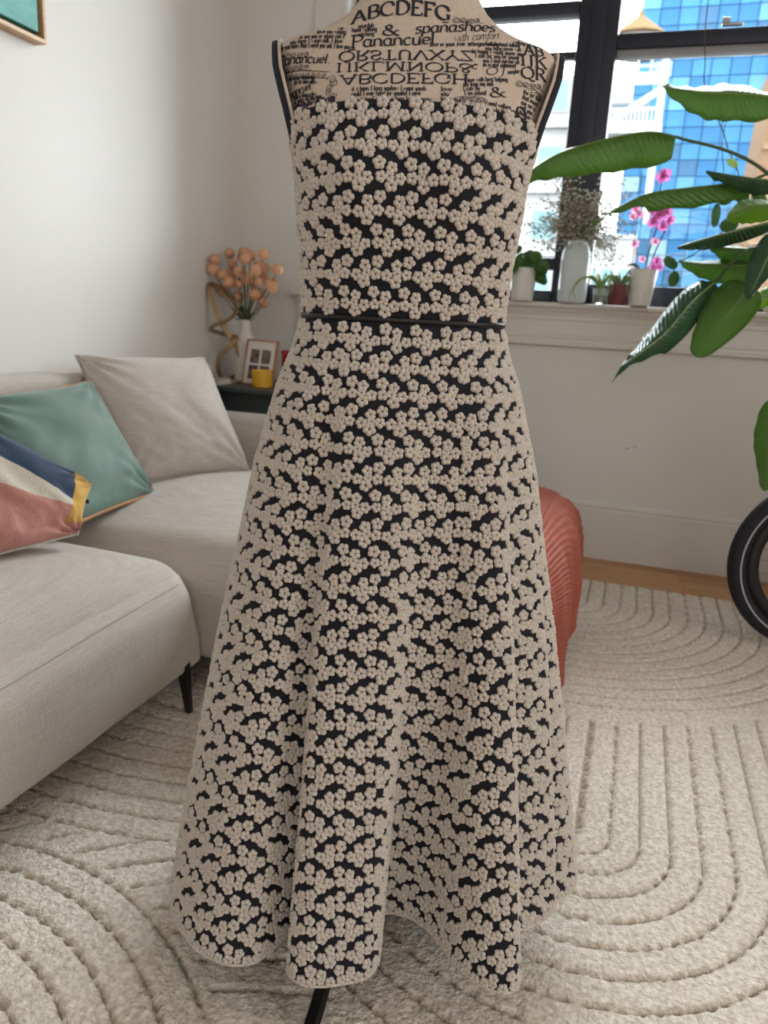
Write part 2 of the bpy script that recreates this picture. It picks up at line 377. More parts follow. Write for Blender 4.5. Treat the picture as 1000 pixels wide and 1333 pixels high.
def build_form():
    phi = np.linspace(-PI, PI, 129)[:-1]
    zs = np.concatenate([np.linspace(.93, 1.30, 38), np.linspace(1.305, 1.40, 48), np.linspace(1.41, 1.47, 6)])
    V = [W3(*ring(z, phi), z) for z in zs]; nr = len(zs)
    V = np.concatenate(V+[W3([0], [0], zs[0]), W3([0], [0], zs[-1]+.005)]); F = gridfaces(nr, 128, True)
    b0, b1 = nr*128, nr*128+1
    F += [(b0, (j+1) % 128, j) for j in range(128)] + [(b1, (nr-1)*128+j, (nr-1)*128+(j+1) % 128) for j in range(128)]
    t = mesh('torso', V, F, m_linen, form, recalc=True)
    # side plates where the arms would be
    for s in (-1, 1):
        b = MB(); ang = np.linspace(0, 2*PI, 41)[:-1]
        zc, hz, hy = 1.262, .079, .062
        def rim(k, sc):
            z = zc+hz*sc*np.sin(ang); fw = -.006+hy*sc*np.cos(ang)*(1-.12*np.sin(ang))
            lat = s*(np.interp(z, [1.17, 1.20, 1.25, 1.30, 1.345], [.150, .153, .166, .1815, .190])+k); return W3(lat, fw, z)
        rings = [rim(-.008, 1.0), rim(-.002, 1.02), rim(.002, 1.0), rim(.0035, .9), rim(.0035, .4)]
        V = np.concatenate(rings); n = 40
        mesh('arm_plate', V, gridfaces(5, n, True)+[tuple(4*n+j for j in range(n)), tuple(range(n))[::-1]], m_navy, form, recalc=True, label='dark navy arm hole plate')
        # light stitching cord round the edge
        b.tube(list(rim(-.008, 1.025))+[rim(-.008, 1.025)[0]], .0022, 6, False); b.build('arm_piping', m_linen, form, smooth=True)
    b = MB(); b.tube([W3([0], [0], z)[0] for z in (.16, .6, .94)], .016, 16); b.build('pole', m_black, form, smooth=True)
    b = MB(); b.lathe([(.020, 0), (.034, .01), (.034, .05), (.022, .07), (.017, .11)], W3([0], [0], .17)[0], 20); b.build('pole_collar', m_black, form, smooth=True)
    for a in (-15, 105, 225):
        a = math.radians(a); b = MB()
        path = catmull([(.02, .20), (.10, .185), (.18, .125), (.235, .062), (.285, .034), (.345, .022), (.37, .013)], 6)
        V = []; n = len(path)
        for i, (r, z) in enumerate(path):
            t = path[min(i+1, n-1)]-path[max(i-1, 0)]; t /= np.linalg.norm(t); nr_ = np.array([-t[1], t[0]])
            hwid = .0115; th = .007
            for (q, e) in ((-hwid, -th), (-hwid*.6, th), (hwid*.6, th), (hwid, -th)):
                rr = r+nr_[0]*e; zz = max(z+nr_[1]*e, .017); lat = rr*math.sin(a)+q*math.cos(a); fw = rr*math.cos(a)-q*math.sin(a)
                V.append(W3(lat, fw, zz))
        F = gridfaces(n, 4, True)+[(3, 2, 1, 0), tuple((n-1)*4+k for k in range(4))]
        mesh('leg', np.array(V), F, m_black, form, smooth=False, recalc=True)
build_form()

# ---- lettering printed on the linen: stroke glyphs drawn with a broad nib
def arc(cx, cy, rx, ry, a0, a1, n=14):
    return [(cx+rx*math.cos(math.radians(a)), cy+ry*math.sin(math.radians(a))) for a in np.linspace(a0, a1, n)]
CAP = {
 'A': (.78, [[(.06, 0), (.39, 1)], [(.39, 1), (.72, 0)], [(.19, .36), (.59, .36)]], [(.06, 0), (.72, 0)]),
 'B': (.70, [[(.16, 0), (.16, 1)], [(.16, 1)]+arc(.36, .76, .24, .24, 90, -90)+[(.16, .52)], [(.16, .52)]+arc(.38, .26, .28, .26, 90, -90)+[(.16, 0)]], []),
 'C': (.76, [arc(.44, .5, .38, .5, 48, 312, 22), [(.69, .87), (.69, .68)]], []),
 'D': (.80, [[(.16, 0), (.16, 1)], [(.16, 1)]+arc(.32, .5, .42, .5, 90, -90, 20)+[(.16, 0)]], []),
 'E': (.66, [[(.16, 0), (.16, 1)], [(.06, 1), (.58, 1), (.58, .84)], [(.16, .52), (.46, .52)], [(.06, 0), (.60, 0), (.62, .18)]], []),
 'F': (.62, [[(.16, 0), (.16, 1)], [(.06, 1), (.58, 1), (.58, .82)], [(.16, .52), (.46, .52)]], [(.16, 0)]),
 'G': (.80, [arc(.44, .5, .38, .5, 48, 330, 22), [(.70, .87), (.70, .70)], [(.70, .08), (.70, .42)]], [(.70, .42)]),
 'H': (.84, [[(.16, 0), (.16, 1)], [(.68, 0), (.68, 1)], [(.16, .52), (.68, .52)]], [(.16, 0), (.16, 1), (.68, 0), (.68, 1)]),
 'I': (.34, [[(.17, 0), (.17, 1)]], [(.17, 0), (.17, 1)]),
 'J': (.46, [[(.30, 1), (.30, .1)]+arc(.16, .06, .14, .16, 0, -130)], [(.30, 1)]),
 'K': (.78, [[(.16, 0), (.16, 1)], [(.62, 1), (.17, .45)], [(.32, .60), (.70, 0)]], [(.16, 0), (.16, 1), (.62, 1), (.70, 0)]),
 'L': (.64, [[(.16, 0), (.16, 1)], [(.06, 0), (.58, 0), (.60, .2)]], [(.16, 1)]),
 'M': (.98, [[(.14, 0), (.18, 1)], [(.18, 1), (.49, .08)], [(.49, .08), (.80, 1)], [(.80, 1), (.84, 0)]], [(.14, 0), (.16, 1), (.82, 1), (.84, 0)]),
 'N': (.84, [[(.16, 0), (.16, 1)], [(.16, 1), (.68, 0)], [(.68, 0), (.68, 1)]], [(.16, 0), (.12, 1), (.68, 1)]),
 'O': (.84, [arc(.42, .5, .37, .5, 90, 450, 28)], []),
 'P': (.66, [[(.16, 0), (.16, 1)], [(.16, 1)]+arc(.36, .74, .25, .26, 90, -90)+[(.16, .48)]], [(.16, 0), (.12, 1)]),
 'Q': (.84, [arc(.42, .5, .37, .5, 90, 450, 28), [(.44, .04), (.62, -.16), (.86, -.2)]], []),
 'R': (.76, [[(.16, 0), (.16, 1)], [(.16, 1)]+arc(.36, .76, .24, .24, 90, -90)+[(.16, .52)], [(.36, .52), (.70, 0)]], [(.16, 0), (.70, 0)]),
 'S': (.60, [arc(.31, .75, .22, .25, 40, 260, 14)+arc(.29, .26, .24, .26, 85, -140, 16), [(.50, .92), (.50, .74)], [(.08, .28), (.08, .08)]], []),
 'T': (.74, [[(.37, 0), (.37, 1)], [(.06, .82), (.06, 1), (.68, 1), (.68, .82)]], [(.37, 0)]),
 'U': (.82, [[(.16, 1), (.16, .34)]+arc(.41, .32, .25, .32, 180, 360)+[(.66, 1)]], [(.16, 1), (.66, 1)]),
 'V': (.80, [[(.06, 1), (.40, 0)], [(.40, 0), (.74, 1)]], [(.06, 1), (.74, 1)]),
 'X': (.80, [[(.08, 1), (.72, 0)], [(.72, 1), (.08, 0)]], [(.08, 0), (.72, 0), (.08, 1), (.72, 1)]),
 'Y': (.78, [[(.06, 1), (.39, .48)], [(.72, 1), (.39, .48), (.39, 0)]], [(.06, 1), (.72, 1), (.39, 0)]),
 'Z': (.70, [[(.08, .82), (.08, 1), (.60, 1), (.06, 0), (.62, 0), (.64, .2)]], []),
 '&': (.88, [[(.84, .5), (.70, .5), (.60, .22)]+arc(.34, .24, .27, .24, 0, -180, 12)+[(.10, .42), (.46, .66)]+arc(.34, .82, .14, .17, -20, 200, 12)+[(.24, .66), (.78, 0), (.88, .04)]], []),
 '8': (.6, [arc(.3, .75, .2, .25, 90, 450, 16), arc(.3, .25, .25, .25, 90, 450, 16)], []), '0': (.6, [arc(.3, .5, .25, .5, 90, 450, 20)], []),
 ' ': (.4, [], []), '.': (.3, [[(.12, .03), (.2, .03)]], []),
}
_o = arc(.24, .30, .19, .30, 70, 430, 16)
LOW = {
 'a': (.52, [arc(.24, .30, .19, .30, 50, 310, 14), [(.42, .60), (.40, .10), (.46, 0), (.54, .08)]]),
 'b': (.50, [[(.08, 1), (.08, 0)], arc(.25, .30, .18, .30, 150, -150, 14)]), 'c': (.44, [arc(.25, .30, .2, .30, 50, 310, 14)]),
 'd': (.52, [arc(.24, .30, .19, .30, 50, 310, 14), [(.44, 1), (.42, .06), (.52, .04)]]), 'e': (.46, [[(.08, .30), (.40, .34)]+arc(.24, .32, .18, .28, 10, 310, 16)]),
 'f': (.34, [arc(.30, .84, .12, .16, 40, 180, 8)+[(.16, 0), (.10, -.2)], [(.04, .56), (.32, .56)]]), 'g': (.52, [arc(.24, .30, .19, .30, 50, 310, 14), [(.42, .6), (.42, -.1)]+arc(.24, -.12, .18, .18, 0, -150, 8)]),
 'h': (.52, [[(.08, 1), (.08, 0)], [(.08, .36)]+arc(.26, .40, .17, .20, 160, 0, 8)+[(.42, .06), (.5, .02)]]), 'i': (.24, [[(.10, .6), (.10, .06), (.2, .02)], [(.09, .82), (.13, .82)]]),
 'k': (.48, [[(.08, 1), (.08, 0)], [(.40, .6), (.10, .28), (.44, 0)]]), 'l': (.24, [[(.10, 1), (.10, .06), (.2, .02)]]), 'm': (.78, [[(.08, .6), (.08, 0)], [(.08, .4)]+arc(.22, .42, .14, .18, 160, 0, 7)+[(.36, 0)], [(.36, .4)]+arc(.52, .42, .15, .18, 160, 0, 7)+[(.67, .06), (.76, .02)]]),
 'n': (.52, [[(.08, .6), (.08, 0)], [(.08, .36)]+arc(.25, .40, .17, .20, 160, 0, 8)+[(.42, .06), (.52, .02)]]), 'o': (.48, [_o]), 'p': (.50, [[(.10, .6), (.06, -.35)], arc(.26, .30, .18, .30, 150, -150, 14)]),
 'r': (.36, [[(.08, .6), (.08, 0)], [(.08, .36), (.2, .58), (.34, .54)]]), 's': (.40, [[(.34, .52)]+arc(.21, .46, .12, .14, 60, 250, 8)+arc(.20, .16, .14, .16, 70, -150, 10)]),
 't': (.34, [[(.16, .84), (.14, .08), (.22, 0), (.32, .08)], [(.03, .58), (.30, .58)]]), 'u': (.52, [[(.08, .6), (.08, .2)]+arc(.24, .18, .16, .18, 180, 340, 8)+[(.42, .6), (.42, .04), (.52, .04)]]),
 'v': (.46, [[(.06, .6), (.22, 0), (.40, .6)]]), 'w': (.68, [[(.06, .6), (.18, 0), (.34, .5), (.48, 0), (.62, .6)]]), 'x': (.46, [[(.06, .6), (.40, 0)], [(.40, .6), (.06, 0)]]),
 'y': (.48, [[(.06, .6), (.24, .02)], [(.42, .6), (.20, -.2), (.06, -.3)]]), 'z': (.44, [[(.06, .6), (.38, .6), (.06, 0), (.40, 0)]]), "'": (.16, [[(.08, .95), (.06, .75)]]),
}
LOW['j'] = (.26, [[(.12, .6), (.12, -.15), (.02, -.28)], [(.11, .82), (.15, .82)]]); LOW['q'] = (.52, [arc(.24, .30, .19, .30, 50, 310, 14), [(.42, .6), (.42, -.32)]])
LOW['ñ'] = (.52, LOW['n'][1]+[[(.08, .82), (.2, .9), (.32, .8), (.44, .9)]])
class Print:
    def __init__(s): s.v = []; s.f = []
    def stroke(s, pts, thick, thin, nib=20):
        """pts already in (lat, z) metres"""
        P = [np.array(p, float) for p in pts]; Q = [P[0]]
        for a, b in zip(P, P[1:]):
            k = max(1, int(np.linalg.norm(b-a)/.004))
            Q += [a+(b-a)*(i+1)/k for i in range(k)]
        L = []; n = len(Q)
        for i, p in enumerate(Q):
            t = Q[min(i+1, n-1)]-Q[max(i-1, 0)]; d = np.linalg.norm(t)
            if d < 1e-9: t = np.array([1., 0]); d = 1
            t = t/d; w = thin+(thick-thin)*abs(math.sin(math.atan2(t[1], t[0])-math.radians(nib)))**1.3
            nn = np.array([-t[1], t[0]])*w/2; L.append((p+nn, p-nn))
        b = len(s.v); e = 1e-5*(b % 7)
        for a, c in L: s.v += [a, c]
        s.f += [(b+2*i, b+2*i+1, b+2*i+3, b+2*i+2) for i in range(n-1)]
    def text(s, txt, p0, p1, h, style='cap', flip=False, sag=0.0, slant=0.0, thick=.25, thin=.085, fit=True):
        tab = lambda c: CAP[c] if (c in CAP and (style == 'cap' or c.isupper() or c not in LOW)) else LOW[c]
        tot = sum(tab(c)[0] for c in txt); p0 = np.array(p0); p1 = np.array(p1); D = p1-p0; Ln = np.linalg.norm(D); ex = D/Ln; ey = np.array([-ex[1], ex[0]])
        sx = Ln/tot if fit else h; x = 0.0
        def mp(q):
            u, v = q; v2 = (1-v) if flip else v
            uu = (x+u)*sx + slant*v2*h; t = uu/Ln
            return p0+ex*uu+ey*(v2*h+sag*4*t*(1-t))
        for c in txt:
            g = tab(c)
            for st_ in g[1]: s.stroke([mp(q) for q in st_], thick*h, thin*h, 20 if not flip else -20)
            if len(g) > 2:
                for (qx, qy) in g[2]: s.stroke([mp((qx-.11, qy)), mp((qx+.11, qy))], thin*h*1.3, thin*h*1.3)
            x += g[0]
    def spiral(s, c, r0, r1, turns, ph=0, sx=1.0, w=.0009):
        s.stroke([(c[0]+sx*(r0+(r1-r0)*t)*math.cos(ph+turns*2*PI*t), c[1]+(r0+(r1-r0)*t)*math.sin(ph+turns*2*PI*t)) for t in np.linspace(0, 1, int(16*turns)+4)], w, w*.5)
    def build(s, name):
        q = np.array(s.v); lat = np.clip(q[:, 0], -.183, .183); z = q[:, 1]
        w = np.interp(z, ZF, TWs); lat = np.clip(lat, -w*.995, w*.995)
        e = 1e-4; fw = front(lat, z)
        dl = (front(lat+e, z)-front(lat-e, z))/(2*e); dz = (front(lat, z+e)-front(lat, z-e))/(2*e)
        nn = np.stack([-dl, np.ones_like(dl), -dz], 1); nn /= np.linalg.norm(nn, axis=1, keepdims=True)
        o = .0007
        V = W3(lat+nn[:, 0]*o, fw+nn[:, 1]*o, z+nn[:, 2]*o)
        mesh(name, V, s.f, m_ink, form, smooth=False, kind='stuff' if 'flourish' in name or 'para' in name else None)
def lettering():
    p = Print(); p.text('ABCDEFG', (-.085, 1.347), (.037, 1.354), .0165, sag=.0085, slant=.05); p.build('printed_line')
    p = Print(); p.text('&', (-.046, 1.3325), (-.024, 1.3325), .013, fit=True); p.build('printed_line'); p = Print(); p.text('spañashoes', (-.006, 1.336), (.094, 1.3475), .014, 'low', slant=.25, thick=.20, thin=.08)
    p.build('printed_line'); p = Print(); p.text('with comfort', (.042, 1.328), (.099, 1.338), .011, 'low', slant=.35, thick=.075, thin=.045); p.build('printed_line')
    p = Print(); p.text('Panancuel.', (-.084, 1.3155), (.027, 1.3245), .0155, 'low', slant=.1, thick=.19, thin=.085); p.build('printed_line')
    p = Print(); p.text('QRSTUVXYZ', (-.097, 1.2985), (.069, 1.3065), .0118, flip=True); p.build('printed_line')
    p = Print(); p.text('IJKLMNOP&', (-.100, 1.2855), (.074, 1.2915), .0108, flip=True); p.build('printed_line')
    p = Print(); p.text('ABCDEFGH', (-.093, 1.2695), (.064, 1.277), .0118, flip=True); p.build('printed_line')
    p = Print()
    for t, a, b in (('it s been I long youhow I want yoreh', (-.078, 1.262), (.012, 1.265)), ('could I ever have for youshd I neve', (-.078, 1.2555), (.006, 1.259)), ('you it tood a long a long long simoow', (-.078, 1.2485), (.020, 1.2525))):
        p.text(t, a, b, .0062, 'low', thick=.20, thin=.11)
    for k, t in enumerate(('love', 'you', 'your such')): p.text(t, (.030, 1.266-.006*k), (.030+.0034*len(t), 1.2665-.006*k), .0062, 'low', thick=.20, thin=.11)
    p.build('printed_paragraph')
    p = Print()
    for t, a, b in (('yourdub', (-.076, 1.341), (-.056, 1.3425)), ('hand walking', (-.083, 1.3355), (-.052, 1.3375)), ('watching', (-.078, 1.3295), (-.055, 1.3315)),
                    ('we', (-.101, 1.3385), (-.094, 1.3385)), ('sowe you wating', (-.128, 1.3355), (-.090, 1.333)), ('or are you or youre can I', (-.150, 1.3305), (-.092, 1.3275)), ('you have I wasrwalk I love', (-.163, 1.3255), (-.094, 1.3215)), ('be you know that I need you ask I love you', (-.176, 1.3215), (-.084, 1.314))):
        p.text(t, a, b, .0062, 'low', thick=.20, thin=.11)
    p.build('printed_paragraph')
    p = Print()
    p.text('love in your ever sitting when by', (.014, 1.3205), (.100, 1.3285), .006, 'low', thick=.20, thin=.11)
    for k, (t, a, b) in enumerate((('as nothing hard talking', .076, .126), ('you have never wer', .082, .128), ('be happy I would yourer your', .066, .132), ('I can for you be yourer', .070, .126), ('you I and not me oh', .080, .126), ('on is next vermneset', .080, .122), ('maybe', .112, .127))):
        p.text(t, (a, 1.3265-.0052*k-.0001*a), (b, 1.3305-.0052*k), .0056, 'low', thick=.20, thin=.11)
    p.text('walking out of', (.118, 1.3345), (.146, 1.3345), .005, 'low', thick=.20, thin=.11)
    p.build('printed_paragraph')
    p = Print(); p.text('AB', (.131, 1.3225), (.158, 1.3255), .0125); p.build('printed_line'); p = Print(); p.text('IJK', (.127, 1.309), (.164, 1.3125), .0125); p.build('printed_line'); p = Print(); p.text('QR', (.129, 1.294), (.164, 1.2985), .013); p.build('printed_line')
    p = Print(); p.text('of', (.083, 1.2905), (.112, 1.2955), .015, 'low', slant=.25, thick=.1, thin=.05); p.build('printed_line'); p = Print(); p.text('&', (.090, 1.2645), (.111, 1.2675), .0115); p.build('printed_line')
    p = Print()
    for k, (t, a, b) in enumerate((('love with best helping', .062, .112), ('are from my and', .057, .094), ('I can fly', .057, .078), ('I an pound', .059, .086), ('need walking', .089, .118), ('to third part a it', .098, .140))):
        p.text(t, (a, (1.2795, 1.2735, 1.2685, 1.263, 1.2545, 1.248)[k]), (b, (1.2865, 1.2785, 1.271, 1.2665, 1.2535, 1.244)[k]), .0058, 'low', thick=.20, thin=.11)
    for k in range(6): p.text(('the for the', 'that must', 'say ne a', 'well your', 'that on', 'be a')[k], (.133-.001*k, 1.276-.0062*k), (.158-.003*k, 1.2735-.0062*k), .0056, 'low', thick=.20, thin=.11)
    p.build('printed_paragraph')
    p = Print(); p.text('Panancuel.', (-.181, 1.3045), (-.107, 1.2965), .0115, 'low', slant=.1, thick=.19, thin=.085); p.build('printed_line'); p = Print(); p.text('anancuel.', (-.166, 1.262), (-.128, 1.268), .0105, 'low', slant=.15, thick=.14, thin=.07)
    p.build('printed_line'); p = Print(); p.text('DEFG', (-.154, 1.2435), (-.100, 1.2445), .0115, slant=.3); p.build('printed_line'); p = Print(); p.text('80', (.120, 1.236), (.142, 1.250), .015); p.build('printed_line')
    p = Print()
    for k, (t, a, b, z0, z1) in enumerate((('for to my relationship', -.163, -.126, 1.284, 1.279), ('for on time allow', -.155, -.124, 1.278, 1.2735), ('just a thing a low', -.154, -.124, 1.2605, 1.2595), ('is takes till the time', -.154, -.116, 1.255, 1.2555), ('collapse is love with best helps', -.154, -.098, 1.2495, 1.2505))):
        p.text(t, (a, z0), (b, z1), .0056, 'low', thick=.20, thin=.11)
    p.build('printed_paragraph')
    p = Print()   # scrolls and flourishes
    for c, n in (((.045, 1.3565), 4), ((.128, 1.2865), 4), ((-.165, 1.3125), 4), ((-.172, 1.2985), 5)):
        for k in range(n):
            sl = -.10 if c[0] < -.1 else .12
            p.spiral((c[0]+.0085*k, c[1]+.0085*k*sl), .0008, .0042-.0004*k, 1.7, k*1.3, 1.25, .0009)
        p.stroke([(c[0]+.0085*k*.8, c[1]+.0085*k*sl*.8-.0035+.0012*math.sin(k*2)) for k in range(n+2)], .0009, .0005)
    for k in range(9): p.spiral((-.174+.0075*k, 1.2905-.0010*k), .0006, .0026, 1.4, k, 1.2, .0008)
    for dz in (.0038, -.0038): p.stroke([(-.178, 1.2915+dz), (-.150, 1.2885+dz), (-.108, 1.2825+dz)], .0009, .0007)
    for k in range(6): p.spiral((-.104+.0035*math.sin(k*1.8), 1.277-.0048*k), .0008, .0058-.0003*k, 1.5, k*.9, 1.0, .0009)
    for k in range(5): p.stroke([(.042+.008*k, 1.2515), (.048+.007*k, 1.2595+.001*k), (.058+.006*k, 1.2615), (.070+.004*k, 1.2555)], .0009, .0005)
    p.spiral((.082, 1.2575), .001, .005, 1.5, 0, 1.4, .0009)
    for k in range(4): p.stroke([(.140+.004*k, 1.281-.001*k), (.149+.003*k, 1.2845-.002*k), (.161, 1.281-.002*k)], .0008, .0005)
    p.build('printed_flourish')
lettering()

# ---- the dress
m_dress = M('navy_dress_cloth', (11, 13, 25), 0.85, bump=(700, .3, .0006))
m_flower = M('embroidery_cream', (208, 200, 190), 0.8, noise=(160, 0.10), bump=(900, .35, .0008))
dress = thing('dress', (AX[0], AX[1], 0.12), 'strapless navy midi dress covered in cream embroidered flowers on the dress form', 'dress')
WAIST = .995
def bodice_top(phi): return 1.251 - .013*np.sin(phi)**2 - .006*(np.cos(phi) < 0)
HEM = [(-180, .285), (-168, .31), (-155, .335), (-142, .30), (-130, .285), (-118, .315), (-108, .335), (-98, .318), (-88, .306), (-78, .315), (-68, .332), (-58, .340), (-50, .338), (-45, .337), (-39, .328), (-35, .317), (-31.5, .297), (-30.5, .272), (-30, .235), (-28, .215), (-25.5, .225), (-23.5, .262), (-21, .289),
       (-16, .296), (-11, .290), (-7, .282), (-1, .270), (2.5, .256), (4.5, .225), (5.5, .185), (7, .156), (11, .149), (16, .153), (22, .165), (25.5, .182), (27.3, .20), (28.0, .232), (28.5, .268), (29.8, .297), (32, .321), (35, .338), (38.5, .338), (41, .318), (43, .285), (46, .258), (50, .262), (55, .283), (60, .297), (65, .309), (68.5, .311), (70.5, .305), (73, .318), (77, .333), (83, .341), (90, .340), (97, .325), (105, .305), (116, .318), (128, .337), (140, .318), (152, .292), (166, .275)]
def skirt_grid(nv=110, nu=1080):
    pl = catmull([(r*math.sin(math.radians(a)), r*math.cos(math.radians(a))) for a, r in HEM], 16, True)
    seg = np.linalg.norm(np.roll(pl, -1, 0)-pl, axis=1); s = np.concatenate([[0], np.cumsum(seg)]); tot = s[-1]
    # even resampling by arc length
    u = np.linspace(0, tot, nu, endpoint=False); cl = np.vstack([pl, pl[:1]])
    hx = np.interp(u, s, cl[:, 0]); hy = np.interp(u, s, cl[:, 1])
    ang = np.unwrap(np.arctan2(hx, hy)); ang = ang-ang[0]-PI; ang = np.maximum.accumulate(ang)
    fr = u/tot*2*PI-PI
    i0 = np.argmin(np.abs(ang)); fr = fr-fr[i0]*np.clip(1-np.abs(fr-fr[i0])/PI, 0, 1)
    th = 0.62*ang+0.38*fr
    ZT = [.995, .955, .905, .79, .67, .545, .41, .27, .12]; RT = [.1405, .150, .171, .204, .228, .254, .278, .302, .326]
    ts = np.linspace(0, 1, nv); G = np.zeros((nv, nu, 3))
    for i, t in enumerate(ts):
        z = WAIST-(WAIST-.12)*t; w = np.interp(-z, [-q for q in ZT], RT); rat = np.interp(t, [0, .12, .5, 1], [.76, .82, .86, .90])
        k = t**1.05
        nx_ = np.interp(t, [0, .2], [2.4, 2.0]); ex = np.sign(np.sin(th))*np.abs(np.sin(th))**(2/nx_)*w; ey = np.sign(np.cos(th))*np.abs(np.cos(th))**(2/nx_)*w*rat
        lat = (1-k)*ex + k*hx*w/.326; fw = (1-k)*ey + k*hy*w/.326
        lat = lat + (.008*k)*np.clip(lat/.3, -1, 1)*0 
        zz = z - 0.012*k*np.sin(th*3+1.0)*0 + .0*lat
        G[i] = W3(lat, fw, zz)
    # soften along u
    return G
def bodice_grid(nv=48, nu=720):
    phi = np.linspace(-PI, PI, nu, endpoint=False); G = np.zeros((nv, nu, 3))
    for i, t in enumerate(np.linspace(0, 1, nv)):
        zt = bodice_top(phi); z = WAIST+(zt-WAIST)*t
        L_, F_ = np.zeros(nu), np.zeros(nu)
        w = np.interp(z, ZF, TWs)+.006; df = np.interp(z, ZF, TFs)+.0055; db = np.interp(z, ZF, TBs)+.0055
        s_, c_ = np.sin(phi), np.cos(phi); n = 2.4
        lat = w*np.sign(s_)*np.abs(s_)**(2/n); d = np.where(c_ > 0, df, db); fw = d*np.sign(c_)*np.abs(c_)**(2/n)
        fw = fw+np.where(c_ > 0, bust(lat, z)*np.clip(c_*2, 0, 1), 0)
        G[i] = W3(lat, fw, z)
    return G[::-1]      # row 0 = top edge
def flower_mesh(seed):
    r = random.Random(seed); V = []; F = []; n = 5
    ph = r.random()*6.28
    for k in range(n):
        a = ph+2*PI*k/n+r.uniform(-.12, .12); cx, cy = .55*math.cos(a), .55*math.sin(a); pr = .475*r.uniform(.93, 1.1); b = len(V); m = 7
        for (q, hgt) in ((1.0, -.06), (.74, .34)):
            for j in range(m):
                e = a+2*PI*j/m; V.append((cx+pr*q*math.cos(e), cy+pr*q*math.sin(e), hgt))
        V.append((cx+.08*math.cos(a), cy+.08*math.sin(a), .46))
        for j in range(m):
            F.append((b+j, b+(j+1) % m, b+m+(j+1) % m, b+m+j)); F.append((b+m+j, b+m+(j+1) % m, b+2*m))
    return np.array(V), F
FM = [flower_mesh(s) for s in range(6)]
PER, PITCH = .0392, .0358
CL = [(0, 0, .211), (.385, .12, .192), (.05, .375, .19), (.34, .35, .165), (.68, .41, .198), (.40, .60, .220)]
def embroider(G, v0, part, vmax, gores=1):
    """returns flower placements (pos, tangent, normal, radius) over the grid; v runs down the cloth"""
    nv, nu, _ = G.shape
    dv = np.zeros(nv); mid = G[:, nu//2]   # cloth length measured along the centre front
    av = np.concatenate([[0], np.cumsum(np.linalg.norm(np.diff(G, axis=0), axis=2).mean(1))])
    Gw = np.concatenate([G, G[:, :1]], 1); au = np.concatenate([np.zeros((nv, 1)), np.cumsum(np.linalg.norm(np.diff(Gw, axis=1), axis=2), 1)], 1)
    jc = nu//2; out = []; tot = av[-1]
    nrow = int(tot/PITCH)+2
    if v0 is None: v0 = (tot-.0325) % PITCH   # whole motifs end at the waist
    for row in range(-1, nrow):
        for (dx, dy, fr_) in CL:
            v = v0+row*PITCH+dy*PER
            if v < (.002 if part.name.startswith('bodice') else .0075) or v > vmax(tot): continue
            fi = np.interp(v, av, np.arange(nv)); i = min(int(fi), nv-2); ft = fi-i
            ring_ = Gw[i]*(1-ft)+Gw[i+1]*ft; a = au[i]*(1-ft)+au[i+1]*ft; c0 = a[jc]
            flip = row % 2
            xo = .08-dx if flip else dx
            for g_ in range(gores):
              # each gore of the skirt is cut with the motif square to its own centre line
              ctr = (jc+g_*nu/gores) % nu; c0 = np.interp(ctr, np.arange(nu+1), a); hwid = nu/gores/2
              lo_, hi_ = ctr-hwid, ctr+hwid; per_ = a[-1]
              ext = lambda q: np.interp(q % nu, np.arange(nu+1), a)+math.floor(q/nu)*per_
              xlo, xhi = ext(lo_)-.0035, ext(hi_)+.0035
              for k in range(int(math.floor((xlo-c0)/PER))-1, int(math.ceil((xhi-c0)/PER))+1):
                x = c0+(k+xo)*PER+random.uniform(-.0007, .0007)
                if x < xlo or x > xhi: continue
                x = x % per_
                if x < .002 or x > a[-1]-.002: continue
                j = np.searchsorted(a, x)-1; t = (x-a[j])/(a[j+1]-a[j]+1e-9); p = ring_[j]*(1-t)+ring_[j+1]*t
                j0, j1 = max(j-3, 0), min(j+4, nu); tu = ring_[j1]-ring_[j0]; tv = Gw[i+1][j]-Gw[i][j]
                nn = np.cross(tu, tv); nn = -nn/np.linalg.norm(nn)
                out.append((p, tu/np.linalg.norm(tu), nn, fr_*PER*random.uniform(.94, 1.06), part))
    return out
